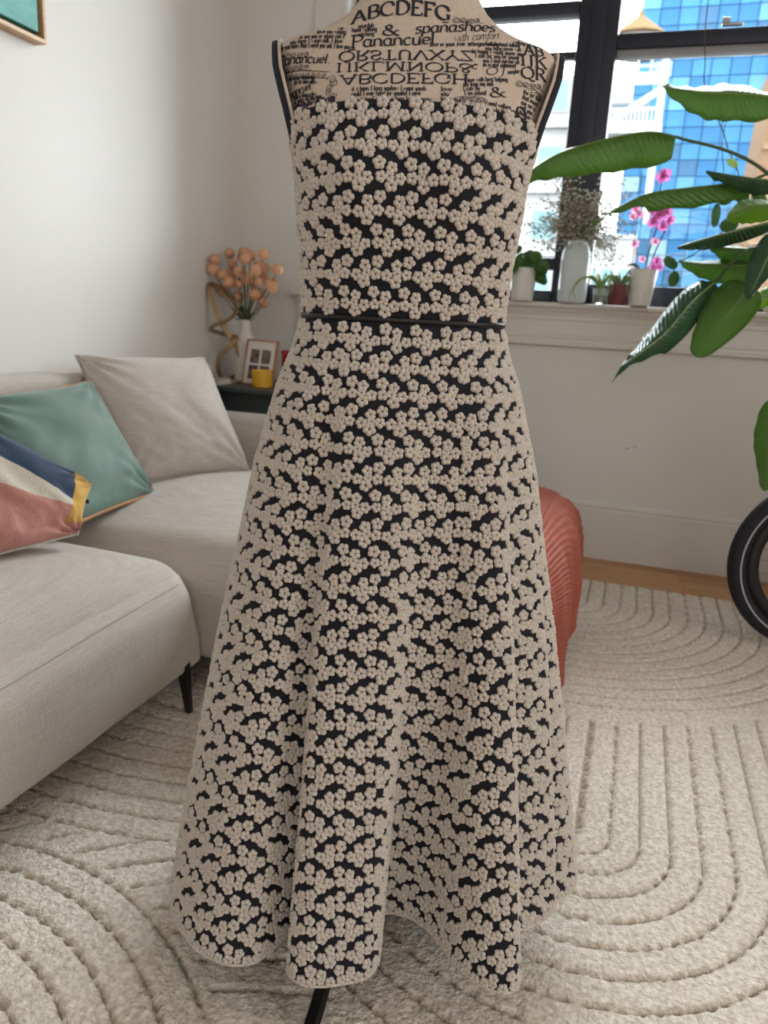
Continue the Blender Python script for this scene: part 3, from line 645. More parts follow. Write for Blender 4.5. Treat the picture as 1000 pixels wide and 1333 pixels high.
def build_dress():
    S = skirt_grid(); B = bodice_grid()
    def cloth(name, G):
        nv, nu, _ = G.shape
        o = mesh(name, G.reshape(-1, 3), gridfaces(nv, nu, True), m_dress, dress, recalc=False)
        sm = o.modifiers.new('cloth_thickness', 'SOLIDIFY'); sm.thickness = .0015; sm.offset = 0
        return o
    sk = cloth('skirt', S[:, ::2]); bo = cloth('bodice', B[:, ::2])
    # satin piping at the waist, cream edging at the hem
    b = MB(); b.tube(list(B[-1][::8])+[B[-1][0]], .0042, 8, False)
    wb_ = b.v; cen = np.array([AX[0], AX[1], WAIST]); V = np.array(wb_); V[:, :2] = cen[:2]+(V[:, :2]-cen[:2])*1.008
    mesh('waist_piping', V, b.f, M('black_satin', (14, 15, 22), .45), dress, label='black satin piping round the waist')
    hb = MB(); hb.tube(list(S[-1][::4])+[S[-1][0]], .0028, 6, False); hb.build('hem_edging', m_flower, dress, smooth=True)
    fl = embroider(B, None, bo, lambda t: t-.0055) + embroider(S, .0125, sk, lambda t: t-.005, 6)
    cam = np.array([0, 0, 1.0])
    P = np.array([f_[0] for f_ in fl]); Nn = np.array([f_[2] for f_ in fl]); R = np.array([f_[3] for f_ in fl])
    d = cam-P; dist = np.linalg.norm(d, axis=1); face = (Nn*d).sum(1)/dist
    # make all normals point outwards from the body
    score = R**2*np.clip(face, 0, 1)/dist**2
    top = set(np.argsort(-score)[:300].tolist())
    mes = []
    for V, F in FM:
        me = bpy.data.meshes.new('flower'); me.from_pydata(V.tolist(), [], F); me.materials.append(m_flower); me.polygons.foreach_set('use_smooth', [True]*len(me.polygons)); mes.append(me)
    acc = {id(sk): ([], [], sk), id(bo): ([], [], bo)}
    cnt = {id(sk): 0, id(bo): 0}
    o0 = np.array(origin(dress))
    Farr = [[list(q) for q in F] for V, F in FM]
    for n, (p, t, nn, r, part) in enumerate(fl):
        k = n % 6; bt = np.cross(nn, t); q = p+nn*.0012; a = random.random()*6.28; ca, sa = math.cos(a), math.sin(a)
        t2 = t*ca+bt*sa; b2 = np.cross(nn, t2)
        if n in top:
            o = bpy.data.objects.new('flower', mes[k]); COL.objects.link(o); o.parent = part; l = q-o0
            o.matrix_local = Matrix(((t2[0]*r, b2[0]*r, nn[0]*r, l[0]), (t2[1]*r, b2[1]*r, nn[1]*r, l[1]), (t2[2]*r, b2[2]*r, nn[2]*r, l[2]), (0, 0, 0, 1)))
        else:
            V, F, _ = acc[id(part)]; base = cnt[id(part)]; X = FM[k][0]
            V.append(q + r*(X[:, :1]*t2 + X[:, 1:2]*b2 + X[:, 2:]*nn)); F += [tuple(i+base for i in f_) for f_ in FM[k][1]]; cnt[id(part)] += len(X)
    for V, F, part in acc.values():
        mesh('embroidered_flowers', np.concatenate(V), F, m_flower, part, kind='stuff')
    print('flowers', len(fl))
build_dress()
# ------------------------------------------------------------------ sectional sofa
def linen(name, col, fine=1.0):
    m = bpy.data.materials.new(name); m.use_nodes = True; N = m.node_tree.nodes; L = m.node_tree.links; b = N['Principled BSDF']
    b.inputs['Roughness'].default_value = .9; b.inputs['Specular IOR Level'].default_value = .15; b.inputs['Sheen Weight'].default_value = .2
    tc = N.new('ShaderNodeTexCoord'); outs = []
    for sc_ in ((18, 18, 420), (420, 420, 18), (18, 420, 420)):
        mp = N.new('ShaderNodeMapping'); mp.inputs['Scale'].default_value = tuple(v*fine for v in sc_); L.new(tc.outputs['Object'], mp.inputs[0])
        n = N.new('ShaderNodeTexNoise'); n.inputs['Scale'].default_value = 1.0; n.inputs['Detail'].default_value = 2; L.new(mp.outputs[0], n.inputs['Vector']); outs.append(n.outputs['Fac'])
    a1 = N.new('ShaderNodeMath'); L.new(outs[0], a1.inputs[0]); L.new(outs[1], a1.inputs[1]); a2 = N.new('ShaderNodeMath'); L.new(a1.outputs[0], a2.inputs[0]); L.new(outs[2], a2.inputs[1])
    mr = N.new('ShaderNodeMapRange'); mr.inputs[1].default_value = 1.1; mr.inputs[2].default_value = 1.9; L.new(a2.outputs[0], mr.inputs[0])
    big = N.new('ShaderNodeTexNoise'); big.inputs['Scale'].default_value = 5; L.new(tc.outputs['Object'], big.inputs['Vector'])
    c = lin(col); mx = N.new('ShaderNodeMix'); mx.data_type = 'RGBA'; L.new(mr.outputs[0], mx.inputs['Factor'])
    mx.inputs[6].default_value = (*[v*.84 for v in c], 1); mx.inputs[7].default_value = (*[min(1, v*1.14) for v in c], 1); L.new(mx.outputs[2], b.inputs['Base Color'])
    bp = N.new('ShaderNodeBump'); bp.inputs['Strength'].default_value = .35; bp.inputs['Distance'].default_value = .0012; L.new(mr.outputs[0], bp.inputs['Height'])
    bp2 = N.new('ShaderNodeBump'); bp2.inputs['Strength'].default_value = .25; bp2.inputs['Distance'].default_value = .02; L.new(big.outputs['Fac'], bp2.inputs['Height']); L.new(bp2.outputs[0], bp.inputs['Normal']); L.new(bp.outputs[0], b.inputs['Normal'])
    MATS[name] = m; return m
m_sofa = linen('sofa_linen', (184, 175, 165)); m_sofa_dark = M('sofa_leg', (22, 21, 22), .4)
sofa = thing('sectional_sofa', (-1.3, 1.3, 0), 'light beige linen sectional sofa with chaise and black tapered legs along the wall', 'sofa')
def build_sofa():
    X, F = puffy((-1.80, .02, .120), (-.957, 1.570, .402), .10, (.032, .006, .066), 40, .0025, 14, 3, rlow=.018)
    mesh('seat', X, F, m_sofa, sofa, doubles=1e-5)
    # top-stitched seam and piping along the seat front
    from mathutils.bvhtree import BVHTree
    bvh = BVHTree.FromPolygons([tuple(q) for q in X], F); pts = []
    for t in np.linspace(0, 1, 60):
        yy = .06+1.475*t; hit = bvh.ray_cast(Vector((-.5, yy, .356+.002*math.sin(t*9))), Vector((-1, 0, 0)))[0]
        if hit is not None: pts.append((hit.x+.0006, hit.y, hit.z))
    MB().tube(pts, .0028, 6).build('seat_seam', m_sofa, sofa, smooth=True)
    X, F = puffy((-1.80, 1.578, .120), (-.14, 2.60, .400), .10, (.012, .014, .075), 30, .003, 12, 8, rlow=.02)
    mesh('chaise', X, F, m_sofa, sofa, doubles=1e-5)
    X, F = puffy((-1.845, .02, .128), (-1.665, 2.86, .768), .03, (.006, 0, .004), 24, .0015, 10, 5)
    mesh('backrest', X, F, m_sofa, sofa, doubles=1e-5)
    X, F = puffy((-1.80, 2.56, .128), (-.95, 2.80, .592), .085, (.012, .012, .008), 24, .002, 12, 6)
    mesh('armrest', X, F, m_sofa, sofa, doubles=1e-5)
    # thin base strips under the upholstery
    MB().box((-1.76, .10, .112), (-1.02, 1.51, .1275)).build('seat_base', m_sofa, sofa)
    MB().box((-1.76, 1.66, .112), (-.24, 2.52, .1275)).build('chaise_base', m_sofa, sofa)
    for (lx, ly) in ((-.965, 1.492), (-.985, .20), (-1.72, .20), (-1.72, 2.50), (-.25, 1.72), (-.25, 2.48)):
        V = []
        for z, h in ((.150, .0125), (.019, .0068)):
            dx = .016*(.150-z)/.13 * (1 if lx > -1.2 else -1)
            V += [(lx+dx-h, ly-h, z), (lx+dx+h, ly-h, z), (lx+dx+h, ly+h, z), (lx+dx-h, ly+h, z)]
        mesh('leg', V, gridfaces(2, 4, True)+[(0, 1, 2, 3), (7, 6, 5, 4)], m_sofa_dark, sofa, smooth=False, recalc=True)
build_sofa()
# ------------------------------------------------------------------ cushions, from four corners (TL, TR, BR, BL)
def cushion(name, C4, thick, mat, label, facing, n=44, ear=.045, wr=.004, seed=1, piping=None, welt=None, group=None, uvmat=False):
    TL, TR, BR, BL = (np.array(c, float) for c in C4)
    cen = (TL+TR+BR+BL)/4; nn = np.cross(TR-TL, BL-TL); nn /= np.linalg.norm(nn)
    if nn@np.array(facing) < 0: nn = -nn
    root = thing(name, (cen[0], cen[1], min(c[2] for c in (TL, TR, BR, BL))), label, 'cushion', group)
    g = np.linspace(-1, 1, n); g = np.sign(g)*(1-(1-np.abs(g))**1.35); V = []; UVs = []
    W_ = np.linalg.norm(TR-TL); H_ = np.linalg.norm(BL-TL)
    def base(a, b):
        a2 = a*(1-ear*(1-b*b)); b2 = b*(1-ear*(1-a*a)); u = (a2+1)/2; v = (b2+1)/2
        return (TL*(1-u)+TR*u)*(1-v)+(BL*(1-u)+BR*u)*v
    for sg in (1, -1):
        for b in g:
            for a in g:
                t = thick/2*max((1-a**2)*(1-b**2), 0)**.47
                p = base(a, b); e = min(1-abs(a), 1-abs(b))
                q_ = np.array([[a*1.3+.35*math.sin(3*b+seed), b*1.3, 0.]]); w = wr*(1.6*ptsnoise(q_, 4.0, seed)[0]-1.3*abs(ptsnoise(q_, 9.0, seed+3)[0])**.6*max(0, b*.7+.5))*min(1, e*4)
                # gathers that run in from the corners
                cr = math.exp(-((1-abs(a))**2+(1-abs(b))**2)/.25); w += wr*1.3*cr*math.sin(16*math.atan2(1-abs(a)+.02, 1-abs(b)+.02))
                V.append(p+nn*sg*(t+w*(1 if sg > 0 else 0))); UVs.append(((a+1)/2, (b+1)/2))
    F = gridfaces(n, n); F = F+[tuple(i+n*n for i in q[::-1]) for q in F]
    o0 = np.array(origin(root)); me = bpy.data.meshes.new('cover'); me.from_pydata((np.array(V)-o0).tolist(), [], F)
    uv = me.uv_layers.new(name='UVMap'); li = np.zeros(len(me.loops), np.int32); me.loops.foreach_get('vertex_index', li)
    uv.data.foreach_set('uv', np.array(UVs)[li].ravel().astype(np.float32))
    me.materials.append(mat); me.polygons.foreach_set('use_smooth', [True]*len(F))
    bm = bmesh.new(); bm.from_mesh(me); bmesh.ops.remove_doubles(bm, verts=bm.verts, dist=1e-5); bmesh.ops.recalc_face_normals(bm, faces=bm.faces); bm.to_mesh(me); bm.free()
    o = bpy.data.objects.new('cover', me); COL.objects.link(o); o.parent = root
    edge = [base(a, -1) for a in g]+[base(1, b) for b in g[1:]]+[base(a, 1) for a in g[::-1][1:]]+[base(-1, b) for b in g[::-1][1:-1]]
    if piping: MB().tube(edge+[edge[0]], .0062, 8, False).build('piping', piping, root, smooth=True)
    elif welt: MB().tube(edge+[edge[0]], .0022, 6, False).build('edge_seam', welt, root, smooth=True)
    return root, base, nn
m_cush = linen('cushion_linen', (186, 177, 169)); 
cushion('cushion', ((-1.69, 2.03, .826), (-1.51, 2.50, .815), (-1.255, 2.375, .447), (-1.44, 1.94, .447)), .17, m_cush, 'large plain beige linen cushion leaning in the sofa corner', (1, -.6, .4), seed=2, welt=m_cush, wr=.006)
m_green = M('green_velvet', (86, 114, 101), .7, sheen=.3, noise=(9, .10), bump=(500, .2, .001))
cushion('cushion', ((-1.625, 1.50, .735), (-1.60, 1.985, .752), (-1.335, 1.925, .440), (-1.30, 1.49, .440)), .13, m_green, 'sage green velvet cushion with tan piping', (1, -.5, .4), seed=5, piping=M('tan_piping', (168, 118, 70), .6), wr=.008)
def patch_mat():
    m = bpy.data.materials.new('colour_block_wool'); m.use_nodes = True; N = m.node_tree.nodes; L = m.node_tree.links; b = N['Principled BSDF']
    b.inputs['Roughness'].default_value = .95; b.inputs['Sheen Weight'].default_value = .35; b.inputs['Specular IOR Level'].default_value = .1
    uv = N.new('ShaderNodeUVMap'); uv.uv_map = 'UVMap'; sp = N.new('ShaderNodeSeparateXYZ'); L.new(uv.outputs[0], sp.inputs[0])
    def math_(op, a, b_):
        n = N.new('ShaderNodeMath'); n.operation = op
        for i, q in enumerate((a, b_)):
            if isinstance(q, (int, float)): n.inputs[i].default_value = q
            else: L.new(q, n.inputs[i])
        return n.outputs[0]
    u, v = sp.outputs[0], sp.outputs[1]
    nz = N.new('ShaderNodeTexNoise'); nz.inputs['Scale'].default_value = 9; tc = N.new('ShaderNodeTexCoord'); L.new(tc.outputs['Object'], nz.inputs['Vector'])
    wv = math_('MULTIPLY', math_('SUBTRACT', nz.outputs['Fac'], .5), .05)
    nb = math_('ADD', math_('ADD', math_('MULTIPLY', u, .42), .14), wv)      # lower edge of navy
    cb = math_('ADD', math_('ADD', math_('MULTIPLY', u, .16), .46), wv)      # lower edge of cream
    is_pink = math_('GREATER_THAN', v, cb); is_cream = math_('GREATER_THAN', v, nb)
    is_yel = math_('MULTIPLY', math_('GREATER_THAN', math_('ADD', u, wv), .845), math_('LESS_THAN', v, .80))
    cols = [lin(c) for c in ((38, 56, 82), (200, 190, 172), (188, 130, 119), (202, 158, 70))]
    def mix(f_, a, bcol):
        x = N.new('ShaderNodeMix'); x.data_type = 'RGBA'; L.new(f_, x.inputs['Factor'])
        if isinstance(a, tuple): x.inputs[6].default_value = (*a, 1)
        else: L.new(a, x.inputs[6])
        x.inputs[7].default_value = (*bcol, 1); return x.outputs[2]
    c1 = mix(is_cream, cols[0], cols[1]); c2 = mix(is_pink, c1, cols[2]); c3 = mix(is_yel, c2, cols[3])
    fz = N.new('ShaderNodeTexNoise'); fz.inputs['Scale'].default_value = 260; fz.inputs['Detail'].default_value = 3; L.new(tc.outputs['Object'], fz.inputs['Vector'])
    hs = N.new('ShaderNodeHueSaturation'); L.new(c3, hs.inputs['Color']); L.new(math_('ADD', math_('MULTIPLY', fz.outputs['Fac'], .5), .75), hs.inputs['Value']); L.new(hs.outputs[0], b.inputs['Base Color'])
    bp = N.new('ShaderNodeBump'); bp.inputs['Strength'].default_value = .6; bp.inputs['Distance'].default_value = .002; L.new(fz.outputs['Fac'], bp.inputs['Height']); L.new(bp.outputs[0], b.inputs['Normal'])
    return m
root, base, nn = cushion('cushion', ((-1.44, 1.30, .765), (-1.268, 1.558, .548), (-1.225, 1.452, .452), (-1.28, 1.12, .452)), .11, patch_mat(), 'colour block cushion in pink, cream, navy and yellow wool', (1, -.6, .5), seed=9, welt=M('white_edging', (214, 208, 198), .9), wr=.008, ear=.03)
p = base(.98, -.62); MB().box((p[0]-.006, p[1]-.004, p[2]-.026), (p[0]+.010, p[1]-.002, p[2]-.016)).build('fabric_label', M('label_black', (26, 26, 30), .7), root)
# ------------------------------------------------------------------ coral knitted throw over the chaise end
def throw():
    m = M('coral_knit', (168, 90, 72), .95, noise=(300, .2), bump=(420, .5, .0015))
    path = catmull([(-.72, .486), (-.50, .480), (-.30, .466), (-.20, .448), (-.137, .405), (-.112, .33), (-.103, .22), (-.106, .12), (-.100, .035)], 40)
    s = np.concatenate([[0], np.cumsum(np.linalg.norm(np.diff(path, axis=0), axis=1))])
    ys = np.linspace(1.74, 2.66, 47); ns = 520; V = []
    for yy in ys:
        smax = s[-1]-np.interp(yy, [1.74, 2.05, 2.2, 2.35, 2.5, 2.60, 2.66], [.02, .005, .02, .06, .13, .10, .03])
        k = np.linspace(0, smax, ns); px = np.interp(k, s, path[:, 0]); pz = np.interp(k, s, path[:, 1])
        hang = np.clip((k-.52)/.25, 0, 1); over = max(0, (yy-2.565)/.095)
        tx = np.gradient(px); tz = np.gradient(pz); nl = np.hypot(tx, tz); nx, nz = -tz/nl, tx/nl
        nx, nz = -nx*np.sign(nz+1e-9)*0+(-tz/nl)*-1*-1, tx/nl
        ph = (k - hang*(.36*(yy-1.9)+1.2*max(0, yy-2.35)**2))/.0118*2*PI
        rib = .0042*np.sin(ph)+.0007*np.sin(ph*.5+yy*300)
        drape = hang*(.012*math.sin(yy*17)+.006*math.sin(yy*41+1))
        off = rib+.004+drape*np.clip(pz*0+1, 0, 1)
        X = px+np.where(hang > 0, 1, 0)*0+(-tz/nl)*off; Z = pz+(tx/nl)*off
        yv = np.full(ns, yy)-over*.035*1.0; Z = Z-over**1.5*.085*np.clip(1-hang, 0, 1); X = X-over*.02*hang
        V.append(np.stack([X, yv, np.maximum(Z, .02)], 1))
    o = mesh('knitted_throw', np.concatenate(V), gridfaces(len(ys), ns), m, None)
    sm = o.modifiers.new('thickness', 'SOLIDIFY'); sm.thickness = .003; sm.offset = 1
    tag(o, 'coral ribbed knit throw draped over the end of the chaise', 'throw blanket')
throw()
# ------------------------------------------------------------------ side table in the corner
m_table = M('table_paint', (58, 66, 66), .35, noise=(12, .1))
tb = thing('side_table', (-1.53, 3.13, 0), 'dark grey green side table in the corner behind the sofa', 'table')
TT = .672
MB().box((-1.815, 2.885, TT-.022), (-1.26, 3.385, TT), .004).build('tabletop', m_table, tb, smooth=True)
for a in (((-1.775, 2.93, TT-.105), (-1.30, 2.95, TT-.0225)), ((-1.775, 3.325, TT-.105), (-1.30, 3.345, TT-.0225)), ((-1.775, 2.951, TT-.105), (-1.755, 3.324, TT-.0225)), ((-1.32, 2.951, TT-.105), (-1.30, 3.324, TT-.0225))):
    MB().box(*a).build('apron', m_table, tb)
for x_ in (-1.775, -1.340):
    for y_ in (2.952, 3.283): MB().box((x_+.001, y_, 0), (x_+.039, y_+.04, TT-.023), .003).build('leg', m_table, tb, smooth=True)
MB().box((-1.735, 2.96, .16), (-1.341, 3.315, .178)).build('lower_shelf', m_table, tb)
# ribbon lamp
m_brass = M('brushed_brass', (176, 150, 112), .38, .85, noise=(60, .08))
lampb = thing('ribbon_lamp', (-1.74, 3.10, TT), 'twisted brass ribbon table lamp on the side table', 'lamp')
MB().lathe([(0, 0), (.058, 0), (.060, .004), (.058, .010), (.02, .012), (0, .012)], (-1.735, 3.10, TT), 32).build('base', m_brass, lampb, smooth=True)
def ribbon():
    P = [(-1.770, 3.08, .684), (-1.778, 3.06, .735), (-1.755, 3.05, .795), (-1.685, 3.055, .862), (-1.735, 3.10, .876), (-1.822, 3.09, .894), (-1.785, 3.05, .922), (-1.725, 3.04, .942), (-1.698, 3.07, .975), (-1.722, 3.11, 1.012), (-1.785, 3.13, 1.068), (-1.838, 3.12, 1.092), (-1.835, 3.085, 1.070), (-1.772, 3.065, .945), (-1.708, 3.09, .838), (-1.690, 3.11, .775), (-1.700, 3.12, .722), (-1.745, 3.11, .690)]
    Q = catmull(P, 10); n = len(Q); V = []; up_ = np.array([-.28, .95, .05])
    for i, p in enumerate(Q):
        t = Q[min(i+1, n-1)]-Q[max(i-1, 0)]; t /= np.linalg.norm(t)
        side = np.cross(t, up_); side /= np.linalg.norm(side); a = .85+.25*math.sin(i*.07); wd = up_*math.cos(a)+side*math.sin(a); wd = wd-t*(wd@t); wd /= np.linalg.norm(wd); th = np.cross(t, wd)
        for x_, y_ in ((-.011, -.003), (.011, -.003), (.011, .003), (-.011, .003)): V.append(p+wd*x_+th*y_)
    sharp(mesh('ribbon', V, gridfaces(n, 4, True)+[(3, 2, 1, 0), tuple((n-1)*4+k for k in range(4))], m_brass, lampb, smooth=True, recalc=True), 40)
ribbon()
# book lying beside the lamp
bk = thing('book', (-1.775, 2.985, TT), 'small pale book lying flat on the side table', 'book')
MB().box((-1.80, 2.92, TT), (-1.69, 3.028, TT+.003)).box((-1.80, 2.92, TT+.021), (-1.69, 3.028, TT+.024)).box((-1.80, 2.92, TT+.003), (-1.796, 3.028, TT+.021)).build('cover', M('book_cover', (196, 184, 172), .6), bk)
MB().box((-1.7955, 2.923, TT+.0031), (-1.693, 3.025, TT+.0209)).build('pages', M('paper', (226, 220, 208), .9), bk)
# white vase and peach pompom flowers
m_ceramic = M('white_ceramic', (218, 212, 204), .35, noise=(8, .03))
vc = (-1.690, 3.15, TT)
vs = MB().lathe([(0, .0), (.040, 0), (.048, .006), (.052, .06), (.053, .15), (.050, .18), (.038, .205), (.027, .222), (.024, .245), (.026, .272), (.0255, .276), (.0215, .274), (.020, .25), (.023, .225), (.042, .17), (.046, .02), (0, .012)], vc, 40).build('vase', m_ceramic, None, smooth=True)
tag(vs, 'white ceramic bottle vase holding peach pompom flowers', 'vase')
def pompoms():
    m = M('peach_petals', (246, 196, 162), .85, noise=(60, .10), transl=.25); ms = M('flower_stem', (88, 98, 72), .8); ml = M('pom_leaf', (84, 100, 84), .7, transl=.2)
    r_ = random.Random(4); V = []; F = []
    # ball of many small overlapping petals
    N_ = 90
    for k in range(N_):
        z = 1-2*(k+.5)/N_; a = k*2.39996; q = math.sqrt(1-z*z); d = np.array([q*math.cos(a), q*math.sin(a), z])
        t = np.cross(d, [0.3, .5, .8]); t /= np.linalg.norm(t); b_ = np.cross(d, t); w = .17
        i = len(V); V += [d*.62, d*.93+t*w, d*1.03+b_*w*.4, d*.93-t*w, d*.97-b_*w]; F += [(i, i+1, i+2), (i, i+2, i+3), (i+1, i+4, i+2), (i+2, i+4, i+3)]
    i = len(V)
    bm = bmesh.new(); bmesh.ops.create_icosphere(bm, subdivisions=2, radius=.86); bm.verts.index_update(); V += [np.array(q.co) for q in bm.verts]; F += [tuple(q.index+i for q in f_.verts) for f_ in bm.faces]; bm.free()
    me = bpy.data.meshes.new('blossom'); me.from_pydata([tuple(q) for q in V], [], F); me.materials.append(m); me.polygons.foreach_set('use_smooth', [True]*len(F))
    heads = [(279, 337), (277, 351), (290, 357), (299, 330), (303, 343), (311, 353), (300, 356), (311, 368), (298, 366), (316, 335), (326, 333), (319, 338), (333, 352), (328, 365), (337, 347), (335, 366), (343, 332), (345, 349), (349, 367), (355, 373), (361, 351), (311, 385), (332, 382), (340, 382), (343, 393), (323, 362), (342, 357), (290, 378), (355, 368), (318, 330)]
    base = np.array(vc)+np.array([0, 0, .262])
    for k, (px, py) in enumerate(heads):
        # heads fan out from the neck, at differing depths
        yy = 3.12+r_.uniform(-.06, .10)-(.04 if k in (4, 5, 7, 12, 15, 21) else 0); k_ = yy/3.1
        x = (-1.739+(px-300)*.00369)*k_; z = 1+(.225-(py-330)*.0033+(px-300)*.00016)*k_
        if x < XL+.03: yy *= (XL+.03)/x; x = XL+.03
        pos = np.array([x, min(yy, YF-.04), z]); root = thing('pompom_flower', tuple(base), 'round peach pompom flower in the white vase on the side table', 'flower', 'peach pompom flowers in the corner vase')
        o = bpy.data.objects.new('blossom', me); COL.objects.link(o); o.parent = root; o.location = Vector(pos-base); s_ = r_.uniform(.0235, .0275); o.scale = (s_, s_, s_); o.rotation_euler = (r_.random()*6, r_.random()*6, 0)
        e = np.array([r_.uniform(-.012, .012), r_.uniform(-.012, .012), -.06]); mid = base*.45+pos*.55; mid[2] -= .03; mid[:2] = base[:2]*.55+pos[:2]*.45
        st_ = catmull([base+e, base+e*.2, mid, pos-np.array([0, 0, .012])], 5)
        s2 = MB().tube(st_, .0018, 5).build('stem', ms, root, smooth=True)
        if k % 3 == 0:
            q = st_[7]; d = (pos-base); d = d/np.linalg.norm(d); sd_ = np.cross(d, [0, 1, .2]); LV = []
            for t in np.linspace(0, 1, 6):
                c_ = q+d*.05*t+sd_*.03*t; w = .011*math.sin(PI*min(t+.05, 1)); LV += [c_-np.array([w, 0, 0]), c_+np.array([0, -.004, .002]), c_+np.array([w, 0, 0])]
            mesh('leaf', LV, gridfaces(6, 3), ml, root)
pompoms()
# photo frame with four small prints
pf = thing('photo_frame', (-1.56, 3.04, TT), 'copper rimmed photo frame with four small prints on the side table', 'photo frame')
def photoframe():
    m_cop = M('copper_rim', (196, 146, 120), .3, .8); m_mat = M('mount_white', (226, 219, 210), .7)
    c = np.array([-1.572, 3.045, TT]); ex = np.array([.97, -.24, 0.0]); ex /= np.linalg.norm(ex); lean = np.array([.05, .20, .97]); lean -= ex*(lean@ex); lean /= np.linalg.norm(lean); nz = np.cross(ex, lean)  # faces the camera side
    if nz[1] > 0: nz = -nz
    w, h = .172, .198
    def slab(x0, x1, z0, z1, d0, d1, name, mat, par):
        V = [c+ex*x+lean*z+nz*d for d in (d0, d1) for (x, z) in ((x0, z0), (x1, z0), (x1, z1), (x0, z1))]
        return mesh(name, V, [(0, 1, 2, 3), (7, 6, 5, 4), (0, 4, 5, 1), (1, 5, 6, 2), (2, 6, 7, 3), (3, 7, 4, 0)], mat, par, smooth=False, recalc=True)
    slab(-w/2+.003, w/2-.003, .003, h-.003, 0, .008, 'mount', m_mat, pf)
    for a in ((-w/2, -w/2+.006, 0, h), (w/2-.006, w/2, 0, h), (-w/2+.006, w/2-.006, 0, .006), (-w/2+.006, w/2-.006, h-.006, h)): slab(*a, -.002, .013, 'rim', m_cop, pf)
    for i, xx in enumerate((-.058, .006)):
        for j, zz in enumerate((.026, .096)):
            m = M('print_%s' % 'abcd'[i*2+j], [(96, 82, 82), (112, 92, 88), (84, 84, 92), (122, 104, 100)][i*2+j], .4, noise=(55, .75), coord='Object')
            slab(xx, xx+.050, zz, zz+.060, .0082, .0092, 'photo_print', m, pf)
    # easel leg at the back
    V = [c+ex*x+lean*z+nz*d for (x, z, d) in ((-.02, .15, -.002), (.02, .15, -.002), (.03, 0.004, -.075), (-.03, .004, -.075), (-.02, .15, -.005), (.02, .15, -.005), (.03, .004, -.080), (-.03, .004, -.080))]
    mesh('easel_back', V, [(0, 1, 2, 3), (7, 6, 5, 4), (0, 4, 5, 1), (1, 5, 6, 2), (2, 6, 7, 3), (3, 7, 4, 0)], M('easel_navy', (34, 38, 54), .7), pf, smooth=False, recalc=True)
photoframe()
yc = (-1.520, 2.985, TT)
cd_ = thing('yellow_candle', yc, 'mustard yellow glass candle in front of the photo frame', 'candle')
MB().lathe([(0, 0), (.036, 0), (.042, .004), (.044, .02), (.0445, .072), (.0425, .074), (.041, .06), (.040, .012), (0, .011)], yc, 36).build('jar', M('mustard_glass', (222, 168, 44), .25, noise=(40, .06), coat=.4), cd_, smooth=True)
MB().lathe([(0, .012), (.039, .012), (.039, .055), (0, .056)], yc, 28).build('wax', M('candle_wax', (236, 214, 160), .5), cd_, smooth=True)
rb = thing('red_box', (-1.435, 3.17, TT), 'small red box behind the photo frame', 'box')
MB().box((-1.50, 3.13, TT), (-1.40, 3.21, TT+.135), .004).build('body', M('red_card', (170, 52, 48), .5, noise=(30, .1)), rb, smooth=True)
MB().box((-1.502, 3.128, TT+.1355), (-1.398, 3.212, TT+.155), .003).build('lid', M('red_card_lid', (188, 66, 60), .5), rb, smooth=True)
# ------------------------------------------------------------------ framed canvas on the left wall
art = thing('framed_canvas', (XL+.03, 1.72, 1.735), 'teal canvas in a slim oak float frame on the left wall', 'picture')
def canvas():
    y0, y1, z0, z1 = 1.22, 2.118, 1.735, 2.60; m_oak = M('oak_frame', (190, 150, 108), .5, noise=(14, .15), stretch=(20, 2, 20))
    for lo, hi in (((XL+.0005, y0, z0), (XL+.042, y1, z0+.012)), ((XL+.0005, y0, z1-.012), (XL+.042, y1, z1)), ((XL+.0005, y0, z0+.0121), (XL+.042, y0+.012, z1-.0121)), ((XL+.0005, y1-.012, z0+.0121), (XL+.042, y1, z1-.0121))):
        MB().box(lo, hi, .001).build('frame_bar', m_oak, art, smooth=True)
    MB().box((XL+.0006, y0+.0125, z0+.0125), (XL+.008, y1-.0125, z1-.0125)).build('backing', M('frame_black', (18, 18, 20), .8), art)
    MB().box((XL+.0085, y0+.026, z0+.026), (XL+.036, y1-.026, z1-.026), .002).build('canvas', M('teal_paint', (74, 148, 138), .6, noise=(7, .22), bump=(30, .4, .003), stretch=(1, 1, 3)), art, smooth=True)
canvas()
